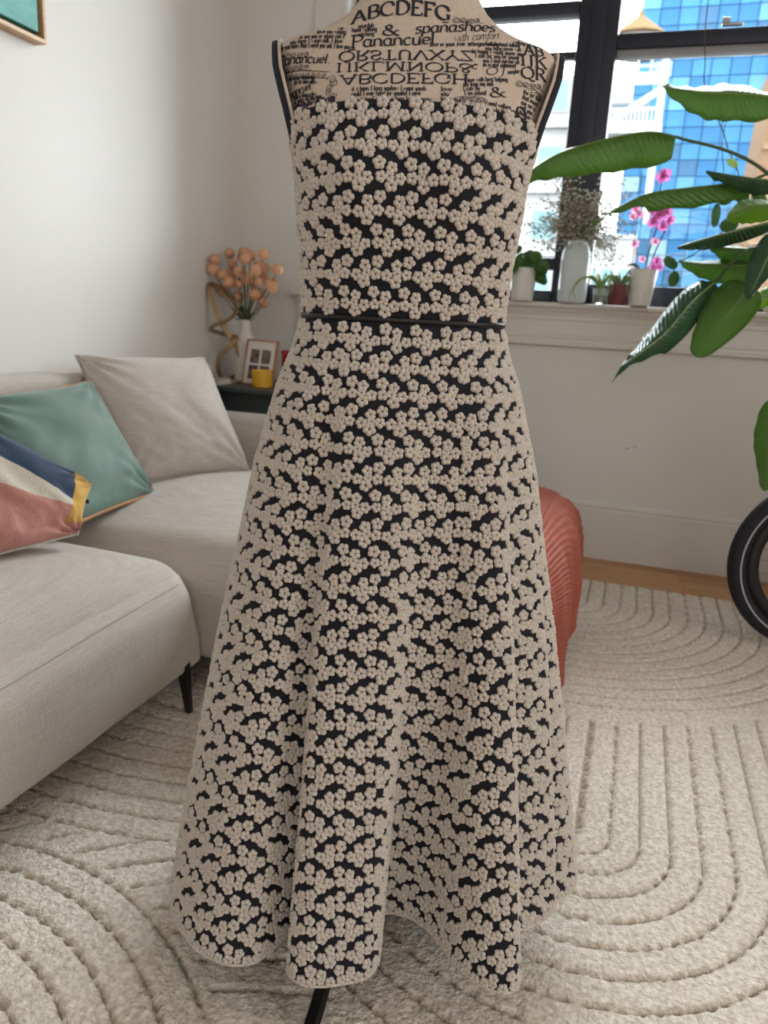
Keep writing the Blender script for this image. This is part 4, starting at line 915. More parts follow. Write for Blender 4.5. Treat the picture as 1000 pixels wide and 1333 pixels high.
# ------------------------------------------------------------------ bicycle front wheel, fork and frame at the right edge
bike = thing('bicycle', (.64, 2.63, .016), 'bicycle with black tyre and white reflective stripe at the right edge', 'bicycle')
def bicycle():
    R = .288; c = np.array([.640, 2.63, R+.0165]); ex = np.array([.985, .17, 0.]); ex /= np.linalg.norm(ex); ez = np.array([0, 0, 1.]); en = np.cross(ex, ez)
    def tor(prof, name, mat, n=96, par=bike):
        V = []; m = len(prof)
        for k in range(n):
            a = 2*PI*k/n; d = ex*math.cos(a)+ez*math.sin(a)
            for r, w in prof: V.append(c+d*r+en*w)
        F = [(k*m+i, k*m+(i+1) % m, ((k+1) % n)*m+(i+1) % m, ((k+1) % n)*m+i) for k in range(n) for i in range(m)]
        return mesh(name, V, F, mat, par, recalc=True)
    rt_, cr = R-.031, .031
    tor([(rt_+cr*math.cos(a), cr*.92*math.sin(a)) for a in np.linspace(0, 2*PI, 17)[:-1]], 'tyre', M('tyre_rubber', (24, 26, 34), .75, noise=(60, .2), bump=(90, .5, .003)))
    for s in (1, -1):
        tor([(rt_-.006, s*.0283), (rt_-.002, s*.0297), (rt_-.002, s*.0277), (rt_-.006, s*.0263)], 'reflective_stripe', M('reflective_white', (196, 198, 202), .4))
    tor([(rt_-.026, .019), (rt_-.058, .016), (rt_-.064, .008), (rt_-.064, -.008), (rt_-.058, -.016), (rt_-.026, -.019)], 'rim', M('rim_black', (20, 21, 26), .4))
    MB().tube([c-en*.05, c-en*.025, c+en*.025, c+en*.05], [.016, .026, .026, .016], 20).build('hub', m_black, bike, smooth=True)
    for k in range(28):
        a = 2*PI*k/28; b = a+(.32 if k % 2 else -.32); s = .022 if (k//2) % 2 else -.022
        MB().tube([c+(ex*math.cos(b)+ez*math.sin(b))*.024+en*s, c+(ex*math.cos(a)+ez*math.sin(a))*(rt_-.063)], .0011, 5).build('spoke', M('spoke_steel', (150, 150, 154), .3, .9), bike)
    hd = c+ex*.16+ez*.46
    for s in (-1, 1): MB().tube(catmull([c+en*.055*s, c+ex*.05+ez*.2+en*.055*s, c+ex*.115+ez*.335+en*.048*s], 5), .013, 10).build('fork_blade', m_black, bike, smooth=True)
    MB().tube([c+ex*.115+ez*.335-en*.05, c+ex*.115+ez*.335+en*.05], .016, 10).tube([c+ex*.115+ez*.335, hd+ex*.04+ez*.12], .019, 12).build('steerer', m_black, bike, smooth=True)
    MB().tube([c+ex*.14+ez*.41, c+ex*.70+ez*.0], .021, 12).tube([hd, c+ex*.86+ez*.36], .017, 12).build('frame_tube', m_black, bike, smooth=True)
bicycle()
# ------------------------------------------------------------------ plants and pots on the window stool (top at z = 1.091)
SZ = 1.0912
m_pot = M('white_pot', (226, 224, 220), .4, noise=(10, .03))
def leafmat(name, col, tr=.35, rough=.35, vein=None):
    m = M(name, col, rough, noise=(14, .14), transl=tr)
    if vein:
        N = m.node_tree.nodes; L = m.node_tree.links; b = N['Principled BSDF']; uv = N.new('ShaderNodeUVMap'); uv.uv_map = 'UVMap'
        w = N.new('ShaderNodeTexWave'); w.bands_direction = 'Y'; w.inputs['Scale'].default_value = vein; w.inputs['Distortion'].default_value = .6; w.inputs['Detail'].default_value = 1
        L.new(uv.outputs[0], w.inputs['Vector']); bp = N.new('ShaderNodeBump'); bp.inputs['Strength'].default_value = .5; bp.inputs['Distance'].default_value = .004
        L.new(w.outputs['Fac'], bp.inputs['Height']); L.new(bp.outputs[0], b.inputs['Normal'])
    return m
def pot(prof, c, name, mat, parent, n=40): return MB().lathe(prof, c, n).build(name, mat, parent, smooth=True)
def disc_leaf(c, ex, ey, mat, parent, cup=.25, n=14, name='leaf'):
    """round cupped leaf, c centre, ex / ey half axes"""
    c, ex, ey = (np.array(v, float) for v in (c, ex, ey)); nn = np.cross(ex, ey); L_ = np.linalg.norm(nn)**.5; nn = nn/np.linalg.norm(nn)
    V = [c-nn*L_*cup]; F = []
    for r in (.5, .85, 1.0):
        for k in range(n):
            a = 2*PI*k/n; V.append(c+ex*r*math.cos(a)+ey*r*math.sin(a)-nn*L_*cup*(1-r*r))
    F += [(0, 1+k, 1+(k+1) % n) for k in range(n)]
    for i in range(2): F += [(1+i*n+k, 1+(i+1)*n+k, 1+(i+1)*n+(k+1) % n, 1+i*n+(k+1) % n) for k in range(n)]
    o = mesh(name, V, F, mat, parent); s_ = o.modifiers.new('t', 'SOLIDIFY'); s_.thickness = .0012; return o
def strap(P, w, mat, parent, name='leaf', fold=.3, n=6):
    """narrow tapering leaf along a curve"""
    Q = catmull(P, n); m = len(Q); V = []
    for i, p in enumerate(Q):
        t = Q[min(i+1, m-1)]-Q[max(i-1, 0)]; t /= np.linalg.norm(t)+1e-9; s_ = np.cross(t, [0.2, 1, .1]); s_ /= np.linalg.norm(s_); nn = np.cross(s_, t)
        k = i/(m-1); ww = w*(1-k**2.2)*(.6+.4*min(1, k*4))+.0003; V += [p-s_*ww+nn*ww*fold, p, p+s_*ww+nn*ww*fold]
    o = mesh(name, V, gridfaces(m, 3), mat, parent); q = o.modifiers.new('t', 'SOLIDIFY'); q.thickness = .001; return o
def sill_plants():
    r_ = random.Random(11)
    # --- money plant, white pot
    c = (-.497, 3.345, SZ); t = thing('potted_pilea', c, 'round leaved green plant in a plain white tapered pot on the sill', 'potted plant')
    pot([(0, 0), (.043, 0), (.045, .004), (.055, .128), (.0545, .131), (.051, .128), (.043, .10), (0, .098)], c, 'pot', m_pot, t); pot([(0, .0985), (.0425, .1005), (0, .108)], c, 'soil', M('soil', (52, 42, 34), .95, noise=(80, .3), bump=(60, .6, .004)), t)
    ml = leafmat('pilea_leaf', (70, 112, 48), .3, .3); ms = M('green_stem', (98, 122, 70), .6)
    for k in range(30):
        a = r_.random()*6.28; rr = .02+.075*r_.random()**.7; x = c[0]+rr*math.cos(a)*1.05-.01; yy = c[1]+rr*math.sin(a)*.62-.012; z = SZ+.115+.115*r_.random()*(1-rr/.14); yy = max(yy, 3.275)
        if k < 5: z = SZ+.06+.05*r_.random(); x = c[0]+(.062+.03*r_.random())*(-1 if k < 3 else 1)
        d = np.array([(x-c[0])*.8+r_.uniform(-.03, .03), -.09+r_.uniform(-.03, .03), .04+r_.uniform(-.02, .04)]); d /= np.linalg.norm(d); e1 = np.cross(d, [0, 0, 1.]); e1 /= np.linalg.norm(e1); e2 = np.cross(d, e1); R_ = r_.uniform(.019, .028)
        disc_leaf((x, yy, z), e1*R_, e2*R_, ml, t)
        MB().tube(catmull([(c[0], c[1], SZ+.103), ((c[0]+x)/2, (c[1]+yy)/2, max(z, SZ+.13)-.01), (x, yy, z-.002)], 4), .0011, 5).build('stem', ms, t, smooth=True)
    # --- tall white vase with dried baby's breath
    c = (-.293, 3.352, SZ); v = pot([(0, 0), (.048, 0), (.056, .006), (.0585, .02), (.0585, .175), (.056, .200), (.046, .222), (.037, .228), (.036, .240), (.037, .243), (.0335, .242), (.033, .225), (.052, .19), (.054, .02), (0, .012)], c, 'vase', M('milk_glass', (222, 232, 234), .3, transl=.25), None)
    tag(v, 'tall cylindrical white vase with narrow neck on the sill', 'vase')
    bb = thing('baby_breath', (c[0], c[1], SZ+.236), 'cloud of dried white baby breath in the tall white vase', 'dried flowers')
    V = []; F = []; st = MB(); rn = np.random.default_rng(5)
    bm = bmesh.new(); bmesh.ops.create_icosphere(bm, subdivisions=1, radius=1); bm.verts.index_update(); IV = np.array([q.co[:] for q in bm.verts]); IF = [tuple(q.index for q in f_.verts) for f_ in bm.faces]; bm.free()
    top = np.array([c[0], c[1], SZ+.236])
    for k in range(96):
        a = rn.random()*6.28; el = rn.uniform(.12, 1.0)
        d = np.array([math.cos(a)*(1-el*.55)*1.05+.05, math.sin(a)*(1-el*.7)*.36-.03, el*1.05]); ln = rn.uniform(.13, .30); end = top+d*ln
        if rn.random() < .22: end[2] = top[2]+rn.uniform(-.07, .05); end[0] = top[0]+rn.choice([-1, 1])*rn.uniform(.08, .16)
        end[1] = min(end[1], 3.455); mid = top*.5+end*.5+np.array([0, 0, .03]); path = catmull([top+np.array([rn.uniform(-.01, .01), rn.uniform(-.01, .01), -.10]), top, mid, end], 4); st.tube(path, .0012, 4)
        for j in range(15):
            b0 = path[rn.integers(6, len(path))]; q = b0+rn.normal(size=3)*np.array([.030, .022, .030]); q[1] = min(q[1], 3.462)
            st.tube([b0, q], .0006, 3, False); i = len(V)*len(IV); s_ = rn.uniform(.0036, .0062); V.append(q+IV*s_*np.array([1, 1, .75])); F += [tuple(x+i for x in f_) for f_ in IF]
    st.build('stems', M('dry_stem', (142, 134, 112), .8), bb, kind='stuff'); mesh('blossoms', np.concatenate(V), F, M('dry_white', (206, 202, 194), .85, transl=.25), bb, kind='stuff')
    # --- small glass with spider plant
    c = (-.178, 3.325, SZ); t = thing('spider_plant', c, 'small spider plant with arching pale leaves in a clear glass', 'potted plant')
    gl = bpy.data.materials.new('tumbler_glass'); gl.use_nodes = True; b = gl.node_tree.nodes['Principled BSDF']; b.inputs['Transmission Weight'].default_value = .9; b.inputs['Roughness'].default_value = .08; b.inputs['Base Color'].default_value = (.9, .95, .92, 1)
    pot([(0, 0), (.027, 0), (.029, .003), (.031, .062), (.029, .062), (.027, .006), (0, .005)], c, 'glass', gl, t); pot([(0, .0055), (.0262, .0055), (.0275, .035), (0, .036)], c, 'pebbles', M('pebble', (120, 112, 96), .8, noise=(120, .4), bump=(90, .8, .006)), t)
    msp = leafmat('spider_leaf', (150, 176, 104), .3, .4)
    for k in range(16):
        a = k*2.4; h = r_.uniform(.05, .085); R_ = r_.uniform(.025, .06); d = np.array([math.cos(a), math.sin(a)*.5, 0]); p0 = np.array([c[0], c[1], SZ+.034])
        strap([p0, p0+d*R_*.35+np.array([0, 0, h*.75]), p0+d*R_*.8+np.array([0, 0, h]), p0+d*R_*1.15+np.array([0, 0, h*.7])], .0034, msp, t)
    p0 = np.array([c[0], c[1], SZ+.034])
    for e in ((-.03, -.05), (.0, -.045)):
        strap([p0, p0+np.array([-.03, -.02, .06]), p0+np.array([-.075, -.035, .062]), p0+np.array([-.105, -.045, .02]), p0+np.array([-.09+e[0], e[1], -.025])], .0042, msp, t)
    # --- dark red pot with spiky succulent
    c = (-.108, 3.318, SZ); t = thing('potted_succulent', c, 'spiky grey green succulent in a small dark red pot', 'potted plant')
    pot([(0, 0), (.030, 0), (.032, .003), (.038, .078), (.0375, .080), (.034, .078), (.030, .062), (0, .060)], c, 'pot', M('maroon_pot', (112, 54, 62), .5, noise=(20, .1)), t); pot([(0, .0605), (.0295, .0625), (0, .067)], c, 'soil', MATS['soil'], t)
    mg = leafmat('succulent_leaf', (128, 146, 122), .15, .5)
    for k in range(15):
        a = k*2.4+.4; d = np.array([math.cos(a), math.sin(a)*.45, 0]); p0 = np.array([c[0], c[1], SZ+.063]); L_ = r_.uniform(.05, .10)
        if k < 9: strap([p0, p0+d*L_*.4+np.array([0, 0, L_*.45]), p0+d*L_*.85+np.array([0, 0, L_*.85])], .0048, mg, t, fold=.5)
        else: strap([p0, p0+d*.022+np.array([0, -.01, .045]), p0+d*.04+np.array([0, -.02, .03]), p0+d*.044+np.array([0, -.024, -.03])], .0045, leafmat('succulent_pale', (150, 172, 110), .2, .5), t)
    # --- orchid in a fluted white pot
    c = (-.024, 3.335, SZ); t = thing('potted_orchid', c, 'pink orchid on a thin stake in a fluted white pot', 'potted plant')
    V = []; n = 72; pr = [(.001, 0), (.040, 0), (.042, .004), (.055, .138), (.0545, .141), (.051, .139), (.044, .11), (.001, .108)]
    for i, (r, z) in enumerate(pr):
        for k in range(n):
            rr = r*(1+(.022*math.cos(k*2*PI/n*24) if i in (1, 2, 3) else 0)); V.append((c[0]+rr*math.cos(2*PI*k/n), c[1]+rr*math.sin(2*PI*k/n), c[2]+z))
    mesh('pot', V, gridfaces(len(pr), n, True), m_pot, t, recalc=True); pot([(0, .1085), (.0435, .1105), (0, .118)], c, 'bark', M('bark_mix', (92, 66, 46), .9, noise=(60, .3), bump=(50, .8, .008)), t)
    mst = M('orchid_stem', (62, 48, 44), .6); mpk = leafmat('orchid_petal', (196, 112, 172), .3, .5); mlp = leafmat('orchid_lip', (186, 70, 146), .3, .5); mfd = leafmat('orchid_faded', (206, 150, 178), .4, .6)
    z0 = SZ+.11
    MB().tube([(c[0]-.045, 3.33, z0), (c[0]-.052, 3.33, z0+.39)], .0016, 6).build('stake', M('stake_green', (118, 118, 96), .7), t, smooth=True)
    MB().tube([(c[0]-.030, 3.34, z0), (c[0]-.034, 3.34, z0+.28)], .0013, 6).build('stake', M('stake_green', (118, 118, 96), .7), t, smooth=True)
    stems = [[(c[0]+.004, 3.335, z0), (c[0]+.012, 3.33, z0+.10), (c[0]+.030, 3.32, z0+.21), (c[0]+.020, 3.315, z0+.30), (c[0]+.028, 3.31, z0+.385)], [(c[0]+.018, 3.335, z0), (c[0]+.030, 3.335, z0+.08), (c[0]+.058, 3.33, z0+.17), (c[0]+.075, 3.325, z0+.23)]]
    for s_ in stems: MB().tube(catmull(s_, 8), .0028, 6).build('flower_stem', mst, t, smooth=True)
    def bloom(p, R_, mat, tilt):
        o = None; f0 = np.array([math.sin(tilt)*.6, -1, .15]); f0 /= np.linalg.norm(f0); e1 = np.cross(f0, [0, 0, 1.]); e1 /= np.linalg.norm(e1); e2 = np.cross(e1, f0); V = []; F = []
        for k, (ang, ln, w) in enumerate(((90, 1.0, .38), (18, 1.05, .55), (162, 1.05, .55), (-54, .95, .36), (-126, .95, .36))):
            a = math.radians(ang+tilt*30); d = e1*math.cos(a)+e2*math.sin(a); s_ = np.cross(f0, d); i = len(V)
            for q in np.linspace(0, 1, 6):
                ww = R_*w*math.sin(PI*min(1, .12+.88*q))**.7*(1 if q < .99 else .15); cc = p+d*R_*ln*q-f0*R_*.25*q*q
                V += [cc-s_*ww-f0*.0*q, cc+f0*R_*.08*math.sin(PI*q), cc+s_*ww]
            F += [tuple(x+i for x in f_) for f_ in gridfaces(6, 3)]
        fo = mesh('blossom', V, F, mat, t)
        V = []; 
        for q in np.linspace(0, 1, 5):
            cc = p+f0*R_*.35*q-e2*R_*.35*q; ww = R_*.22*(.4+q*.8); V += [cc-e1*ww+e2*ww*.5, cc, cc+e1*ww+e2*ww*.5]
        mesh('lip', V, gridfaces(5, 3), mlp, fo)
    for (dx, yy, dz, R_, mm) in ((.027, 3.305, .372, .036, 0), (.006, 3.31, .255, .030, 0), (.030, 3.30, .235, .034, 0), (.056, 3.31, .245, .030, 0), (.012, 3.30, .205, .030, 0), (.050, 3.30, .190, .026, 0), (.072, 3.32, .215, .024, 0), (.030, 3.31, .135, .020, 1), (.046, 3.305, .060, .024, 0), (.034, 3.30, .035, .022, 0), (.060, 3.31, .04, .018, 0),
                                     (-.060, 3.325, .255, .022, 1), (-.042, 3.325, .235, .022, 1), (-.066, 3.32, .225, .018, 1), (-.045, 3.32, .125, .020, 1), (-.028, 3.32, .285, .016, 1), (-.01, 3.315, .068, .018, 1)):
        bloom(np.array([c[0]+dx, yy, z0+dz]), R_*.92, (mpk, mfd)[mm], r_.uniform(-1, 1))
    for k, (dx, dz) in enumerate(((.02, .03), (-.05, .02), (-.055, .045))): strap([(c[0], 3.335, z0), (c[0]+dx*.6, 3.325, z0+dz), (c[0]+dx*1.2, 3.31, z0+dz*.9)], .008, M('dead_leaf', (96, 92, 84), .7), t)
    # --- shallow white dish at the right end of the sill
    c = (.462, 3.335, SZ); d = pot([(0, 0), (.026, 0), (.028, .002), (.042, .026), (.041, .028), (.036, .024), (.02, .006), (0, .005)], c, 'dish', m_pot, None); tag(d, 'shallow white dish at the right end of the sill', 'dish')
sill_plants()

# ------------------------------------------------------------------ large bird of paradise at the right
BOP = [
    ([(0.023,2.674,1.574),(-0.056,2.628,1.578),(-0.162,2.565,1.549),(-0.275,2.496,1.504),(-0.342,2.441,1.458),(-0.394,2.387,1.399)],(-0.004,0.006,-0.092),(-0.030,0.090,0.009),1.0),
    ([(0.292,2.653,1.667),(0.185,2.622,1.674),(0.112,2.597,1.670),(0.037,2.575,1.674),(-0.034,2.555,1.681)],(-0.008,0.000,-0.070),(-0.018,0.087,0.044),1.0),
    ([(0.282,2.816,1.481),(0.181,2.778,1.456),(0.079,2.741,1.439),(-0.033,2.700,1.416),(-0.109,2.665,1.374),(-0.172,2.632,1.325),(-0.219,2.604,1.278)],(0.005,0.010,-0.052),(-0.024,0.089,-0.001),2.2),
    ([(0.338,2.776,1.465),(0.230,2.744,1.473),(0.127,2.715,1.485)],(-0.005,0.021,-0.037),(-0.019,0.058,-0.004),1.0),
    ([(0.328,2.640,1.375),(0.275,2.621,1.367),(0.234,2.604,1.352),(0.196,2.585,1.325)],(0.006,0.024,-0.038),(-0.027,0.041,0.025),1.0),
    ([(0.331,2.573,1.324),(0.225,2.531,1.292),(0.134,2.494,1.261),(0.067,2.466,1.235)],(-0.015,0.051,-0.034),(-0.020,0.059,0.002),1.0),
    ([(0.362,2.675,1.262),(0.275,2.645,1.253),(0.209,2.623,1.252),(0.161,2.611,1.260)],(-0.003,0.018,-0.048),(-0.017,0.051,0.010),1.0),
    ([(0.307,2.620,1.206),(0.225,2.592,1.199),(0.148,2.568,1.199),(0.077,2.547,1.204)],(0.006,0.020,-0.051),(-0.011,0.044,0.017),1.0),
    ([(0.185,2.533,1.146),(0.127,2.476,1.082),(0.073,2.416,1.002),(0.016,2.361,0.945),(-0.030,2.313,0.901),(-0.061,2.268,0.851)],(0.032,0.022,-0.035),(-0.043,0.043,0.008),1.7),
    ([(0.283,2.508,1.139),(0.243,2.478,1.077),(0.199,2.445,1.005),(0.158,2.413,0.934)],(0.049,0.028,-0.034),(-0.062,0.020,0.026),.7),
    ([(0.338,2.479,1.288),(0.307,2.449,1.213),(0.288,2.428,1.156),(0.267,2.405,1.097)],(0.020,0.032,-0.025),(-0.039,0.022,0.005),1.0),
    ([(0.405,2.515,0.822),(0.400,2.489,0.733),(0.405,2.467,0.645),(0.403,2.443,0.557)],(0.048,0.036,-0.002),(-0.039,0.018,-0.009),.8),
    ([(0.410,2.879,1.163),(0.378,2.860,1.130),(0.346,2.842,1.098),(0.326,2.828,1.070)],(0.016,0.021,-0.021),(-0.027,0.026,0.006),1.0),
]
def bird_of_paradise():
    pc = (1.02, 2.98, 0); t = thing('bird_of_paradise_plant', pc, 'large leafy bird of paradise plant reaching in front of the window', 'potted plant')
    pot([(0, 0), (.15, 0), (.155, .01), (.19, .34), (.185, .345), (.178, .34), (.165, .28), (0, .275)], pc, 'pot', M('grey_planter', (120, 118, 114), .6, noise=(12, .08)), t)
    pot([(0, .276), (.163, .279), (0, .29)], pc, 'soil', MATS['soil'], t)
    mats = [leafmat('paradise_leaf', (96, 130, 64), .45, .32, 9.0), leafmat('paradise_leaf_deep', (58, 94, 62), .28, .25, 9.0), leafmat('paradise_leaf_lime', (124, 154, 66), .5, .32, 9.0)]
    ms = M('paradise_stalk', (70, 92, 52), .5); mid_m = M('paradise_midrib', (112, 136, 72), .5)
    pick = [0, 0, 0, 1, 2, 1, 0, 0, 1, 0, 1, 0, 2]
    for k, (pts, A_, B_, tp) in enumerate(BOP):
        Q = catmull(pts, 8); n = len(Q); A_ = np.array(A_)*1.08; B_ = np.array(B_)*1.08; cols = 7; V = []; UVs = []
        nrm = np.cross(A_-B_, Q[-1]-Q[0]); nrm /= np.linalg.norm(nrm)
        for i, p in enumerate(Q):
            s = i/(n-1); w = (math.sin(PI*min(1, (s*.965+.035))**(.62 if tp < 1.2 else .5)))**(.8*tp if s > .5 else .62)
            if s > .985: w *= .3
            for j in range(cols):
                q = (j-3)/3; vec = (A_ if q > 0 else B_)*abs(q)*w
                rip = .0035*math.sin(s*34+k+q*2)*abs(q)**2+.004*math.sin(s*9+k*2)*abs(q)
                V.append(p+vec+nrm*rip - nrm*.0); UVs.append((q*.5+.5, s+abs(q)*.12))
        o0 = np.array(origin(t)); F = gridfaces(n, cols); me = bpy.data.meshes.new('leaf'); me.from_pydata((np.array(V)-o0).tolist(), [], F)
        uv = me.uv_layers.new(name='UVMap'); li = np.zeros(len(me.loops), np.int32); me.loops.foreach_get('vertex_index', li); uv.data.foreach_set('uv', np.array(UVs)[li].ravel().astype(np.float32))
        me.materials.append(mats[pick[k]]); me.polygons.foreach_set('use_smooth', [True]*len(F))
        lf = bpy.data.objects.new('leaf', me); COL.objects.link(lf); lf.parent = t; q = lf.modifiers.new('t', 'SOLIDIFY'); q.thickness = .0012
        MB().tube([p for p in Q], [.0032*(1-.8*i/(n-1)) for i in range(n)], 6).build('midrib', mid_m, lf, smooth=True)
        b0 = Q[0]; d = Q[0]-Q[2]; d /= np.linalg.norm(d); foot = np.array([pc[0]+.05*math.cos(k), pc[1]+.05*math.sin(k), .28])
        L_ = np.linalg.norm(foot-b0); m1 = b0+d*.22*L_; m1[2] = min(m1[2], b0[2]+.10)
        if k == 0: m1 = np.array([.35, 2.84, 1.47])
        st_ = catmull([b0, m1, (m1+foot)/2*np.array([1, 1, 1])+np.array([.10, .03, .06]), foot], 10)
        MB().tube(st_, list(np.linspace(.0045, .009, len(st_))), 8).build('stalk', ms, t, smooth=True)
bird_of_paradise()
# trailing vine with small round leaves by the window
def vine():
    st = [(0.070,3.001,2.95),(0.070,3.001,2.4),(0.070,3.001,2.008),(0.085,2.966,1.862),(0.092,2.949,1.791),(0.124,2.941,1.724),(0.171,2.933,1.641),(0.193,2.926,1.588),(0.230,2.920,1.524),(0.256,2.905,1.440),(0.236,2.886,1.392),(0.227,2.871,1.347),(0.187,2.847,1.303),(0.134,2.816,1.251),(0.079,2.788,1.211),(0.077,2.776,1.167)]
    t = thing('trailing_vine', (0.070, 3.001, 2.945), 'thin trailing vine with small round leaves hanging by the window', 'plant')
    MB().tube(catmull(st, 5), .0019, 6).build('stem', M('vine_stem', (84, 78, 56), .7), t, smooth=True)
    MB().tube(catmull([(0.175,2.942,1.671),(0.172,2.922,1.597),(0.187,2.906,1.524),(0.204,2.886,1.429)], 5), .0014, 6).build('side_stem', MATS['vine_stem'], t, smooth=True)
    MB().tube([(.07, 3.001, 2.9495), (.07, 3.001, 2.93), (.078, 3.001, 2.915), (.070, 3.001, 2.905)], .003, 6).build('ceiling_hook', m_frame, t, smooth=True)
    ml = leafmat('vine_leaf', (86, 120, 78), .3, .35); ml2 = leafmat('vine_leaf_pale', (168, 182, 128), .4, .4)
    for k, (c, ex, ey) in enumerate((((0.060,2.728,1.213),(0.023,0.008,-.009),(-0.001,0.007,-0.017)), ((0.076,2.720,1.163),(0.017,0.006,0.000),(-0.001,0.006,-0.024)), ((0.204,2.886,1.429),(0.024,0.008,0.001),(-0.002,0.008,-0.018)), ((0.256,2.905,1.440),(0.022,0.007,0.001),(-0.002,0.008,-0.018)), ((0.309,2.922,1.438),(0.024,0.008,-.006),(-0.001,0.007,-0.020)), ((0.227,2.871,1.347),(0.029,0.009,0.002),(-0.001,0.007,-0.022)), ((0.182,2.865,1.376),(0.014,0.005,0.001),(0.001,0.003,-0.037)), ((0.212,2.915,1.544),(0.019,0.006,-.008),(-0.002,0.008,-0.010)))):
        disc_leaf(c, ex, ey, ml2 if k == 7 else ml, t, .15)
vine()

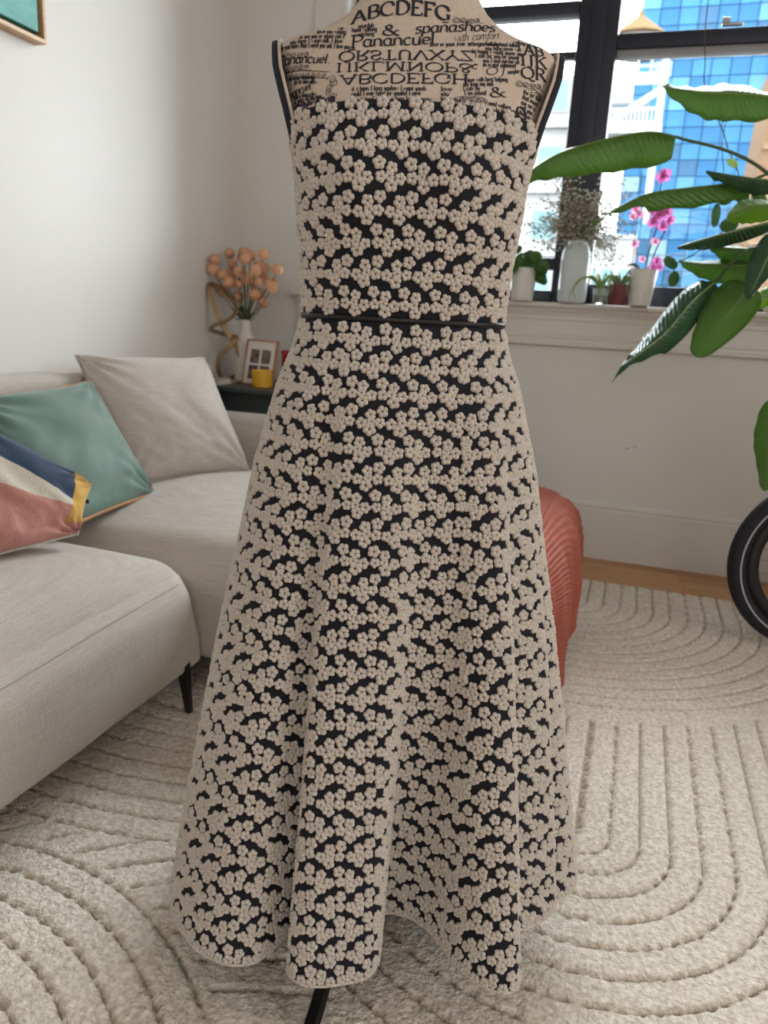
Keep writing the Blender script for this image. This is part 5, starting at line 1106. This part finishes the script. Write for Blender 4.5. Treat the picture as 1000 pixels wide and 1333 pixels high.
# ------------------------------------------------------------------ the city outside
def city():
    r_ = random.Random(21)
    # blue glass tower: frame slab with individual panels
    D = 58.0; x0, x1, z0, z1 = -2.6, 5.6, -8.0, 30.0
    t = thing('glass_tower', (1.5, D, z0), 'blue glass office tower seen through the right window', 'building')
    MB().box((x0, D+.06, z0), (x1, D+9, z1)).build('core', M('tower_joint', (18, 38, 58), .9, spec=.03), t)
    cols = [M('glass_%s' % n, c, .8, noise=(.5, .18), spec=.03) for n, c in (('blue', (32, 62, 86)), ('deep', (27, 55, 79)), ('pale', (46, 74, 94)), ('slate', (32, 52, 70)), ('white', (70, 86, 94)))]
    pw, ph = 1.17, 1.0; nx = int((x1-x0)/pw); nz = int((z1-z0)/ph); share = {}
    for i in range(nx):
        for j in range(nz):
            w = [.48, .28, .16, .05, .03] if j % 2 else [.42, .24, .18, .11, .05]
            k = r_.choices(range(5), w)[0]
            if k not in share:
                o = MB().box((-pw/2+.03, -.06, -ph/2+.03), (pw/2-.03, .06, ph/2-.03)).build('panel', cols[k], None); share[k] = o.data; bpy.data.objects.remove(o)
            o = bpy.data.objects.new('panel', share[k]); COL.objects.link(o); o.parent = t; o.location = (x0+pw*(i+.5)-1.5, 0, ph*(j+.5))
    # pale side bay of the tower and the tan brick building at its right
    t = thing('pale_building', (7.9, 57.5, -8), 'pale glass building with vertical fins beside the blue tower', 'building')
    MB().box((5.65, 57.5, -8), (9.5, 66, 30)).build('wall', M('pale_glass', (62, 76, 84), .9, spec=.03, noise=(.6, .12)), t)
    for i in range(6): MB().box((5.75+.6*i, 57.38, -8), (5.85+.6*i, 57.499, 30)).build('fin', M('fin_white', (84, 90, 94), .9, spec=.03), t)
    t = thing('tan_building', (8.0, 40, -6), 'tan brick building at the right edge of the window view', 'building')
    mt = M('tan_brick', (66, 51, 38), .9, spec=.03, noise=(3, .12), bump=(8, .3, .05)); V = [(3.35, 40, -6), (9, 40, -6), (9, 46, -6), (3.35, 46, -6), (4.15, 40, 13), (9, 40, 13), (9, 46, 13), (4.15, 46, 13)]
    mesh('wall', V, [(3, 2, 1, 0), (4, 5, 6, 7), (0, 1, 5, 4), (1, 2, 6, 5), (2, 3, 7, 6), (3, 0, 4, 7)], mt, t, smooth=False, recalc=True)
    for j in range(9): MB().box((4.05, 39.9, -5+2*j), (9.0, 39.99, -4.8+2*j)).build('string_course', M('tan_trim', (74, 60, 46), .9, spec=.03), t)
    # white building filling the left window
    mw = M('white_render', (92, 92, 91), .9, spec=.03, noise=(.8, .03)); mwin = M('far_glass', (66, 84, 88), .9, spec=.03); 
    t = thing('white_building', (-13, 34, -6), 'bright white apartment building behind the left window', 'building')
    MB().box((-22, 34, -6), (-3.0, 42, 10.6)).build('wall', mw, t)
    for j in range(6):
        MB().box((-22, 33.7, -3.6+2.45*j), (-3.0, 33.99, -3.35+2.45*j)).build('ledge', mw, t)
        for i in range(9):
            o = MB().box((-21+2.0*i, 33.93, -3.0+2.45*j), (-19.9+2.0*i, 33.99, -1.75+2.45*j)).build('window', mw, t); MB().box((-20.92+2.0*i, 33.90, -2.92+2.45*j), (-19.98+2.0*i, 33.925, -1.83+2.45*j)).build('pane', mwin, o)
    t = thing('white_annex', (-1.0, 36, -6), 'low bright white wall below the steel roof frame', 'building')
    MB().box((-2.85, 35, -6), (-.75, 42, 4.6)).build('wall', mw, t)
    MB().box((-2.9, 34.9, 4.61), (-.7, 42, 4.8)).build('parapet', mw, t)
    for i in range(3): MB().box((-2.6+.7*i, 34.93, 1.5), (-2.2+.7*i, 34.99, 3.4)).build('window', mwin, t)
    # white steel roof frame carrying the tank
    ms = M('white_steel', (108, 110, 112), .9, spec=.03); t = thing('steel_roof_frame', (-1.6, 31, 5.0), 'white steel roof frame with stairs and railings', 'structure frame')
    Y = 31.0
    def bar(name, a, b, r=.09): MB().tube([np.array(a), np.array(b)], r, 4).build(name, ms, t)
    for x in (-2.75, -.40): bar('post', (x, Y, 5.0), (x, Y, 10.3), .12); bar('post', (x, Y+2.2, 5.0), (x, Y+2.2, 10.3), .10)
    for z, q in ((10.28, .10), (9.62, .13), (9.42, .07)): bar('beam', (-2.9, Y, z), (-.25, Y, z), q)
    bar('brace', (-2.30, Y, 8.0), (-.40, Y, 9.2), .12); bar('brace', (-2.75, Y+2.2, 9.3), (-.40, Y+2.2, 7.4), .06)
    for z in (8.52, 8.08): bar('rail', (-2.75, Y-.2, z), (-.45, Y-.2, z), .05)
    for i in range(16): bar('baluster', (-2.6+.14*i, Y-.2, 8.08), (-2.6+.14*i, Y-.2, 8.52), .025)
    bar('rail', (-2.75, Y, 9.95), (-.40, Y, 9.95), .045)
    for x in (-2.2, -1.75, -1.3, -.85): bar('baluster', (x, Y, 9.62), (x, Y, 10.28), .045)
    for z in (9.1, 8.8): bar('pipe', (-2.7, Y+1.2, z), (-1.3, Y+1.2, z), .05)
    MB().box((-2.9, Y-.3, 7.75), (-.25, Y+2.4, 8.0)).build('deck', ms, t); MB().box((-2.7, Y+1.6, 8.001), (-.8, Y+2.3, 9.2)).build('plant_box', M('plant_grey', (70, 76, 80), .9, spec=.03), t)
    # water tank with conical roof
    t = thing('water_tower', (-1.42, 31.9, 10.4), 'round rooftop water tank with tan conical roof', 'water tower'); c = (-1.42, 31.3, 10.40)
    MB().lathe([(0, 0), (.90, 0), (.90, .02), (.88, .50), (0, .51)], c, 40).build('tank', M('tank_wood', (58, 50, 45), .9, spec=.03, noise=(6, .2), stretch=(12, 12, 1)), t, smooth=True)
    for z in (.12, .34): MB().lathe([(.895, z), (.915, z), (.915, z+.04), (.895, z+.04)], c, 40).build('hoop', M('hoop_steel', (50, 48, 46), .5, .6), t, smooth=True)
    MB().lathe([(1.0, .51), (1.0, .55), (.10, 1.22), (.09, 1.32), (0, 1.5)], c, 40).build('roof', M('tank_roof', (66, 52, 34), .9, spec=.03, noise=(4, .1)), t, smooth=True)
    # street far below
    gs = MB().box((-60, 6, -8.2), (60, 120, -8.001)).build('street_ground', M('street', (70, 69, 66), .9, spec=.03, noise=(.3, .1))); gs['kind'] = 'structure'
city()
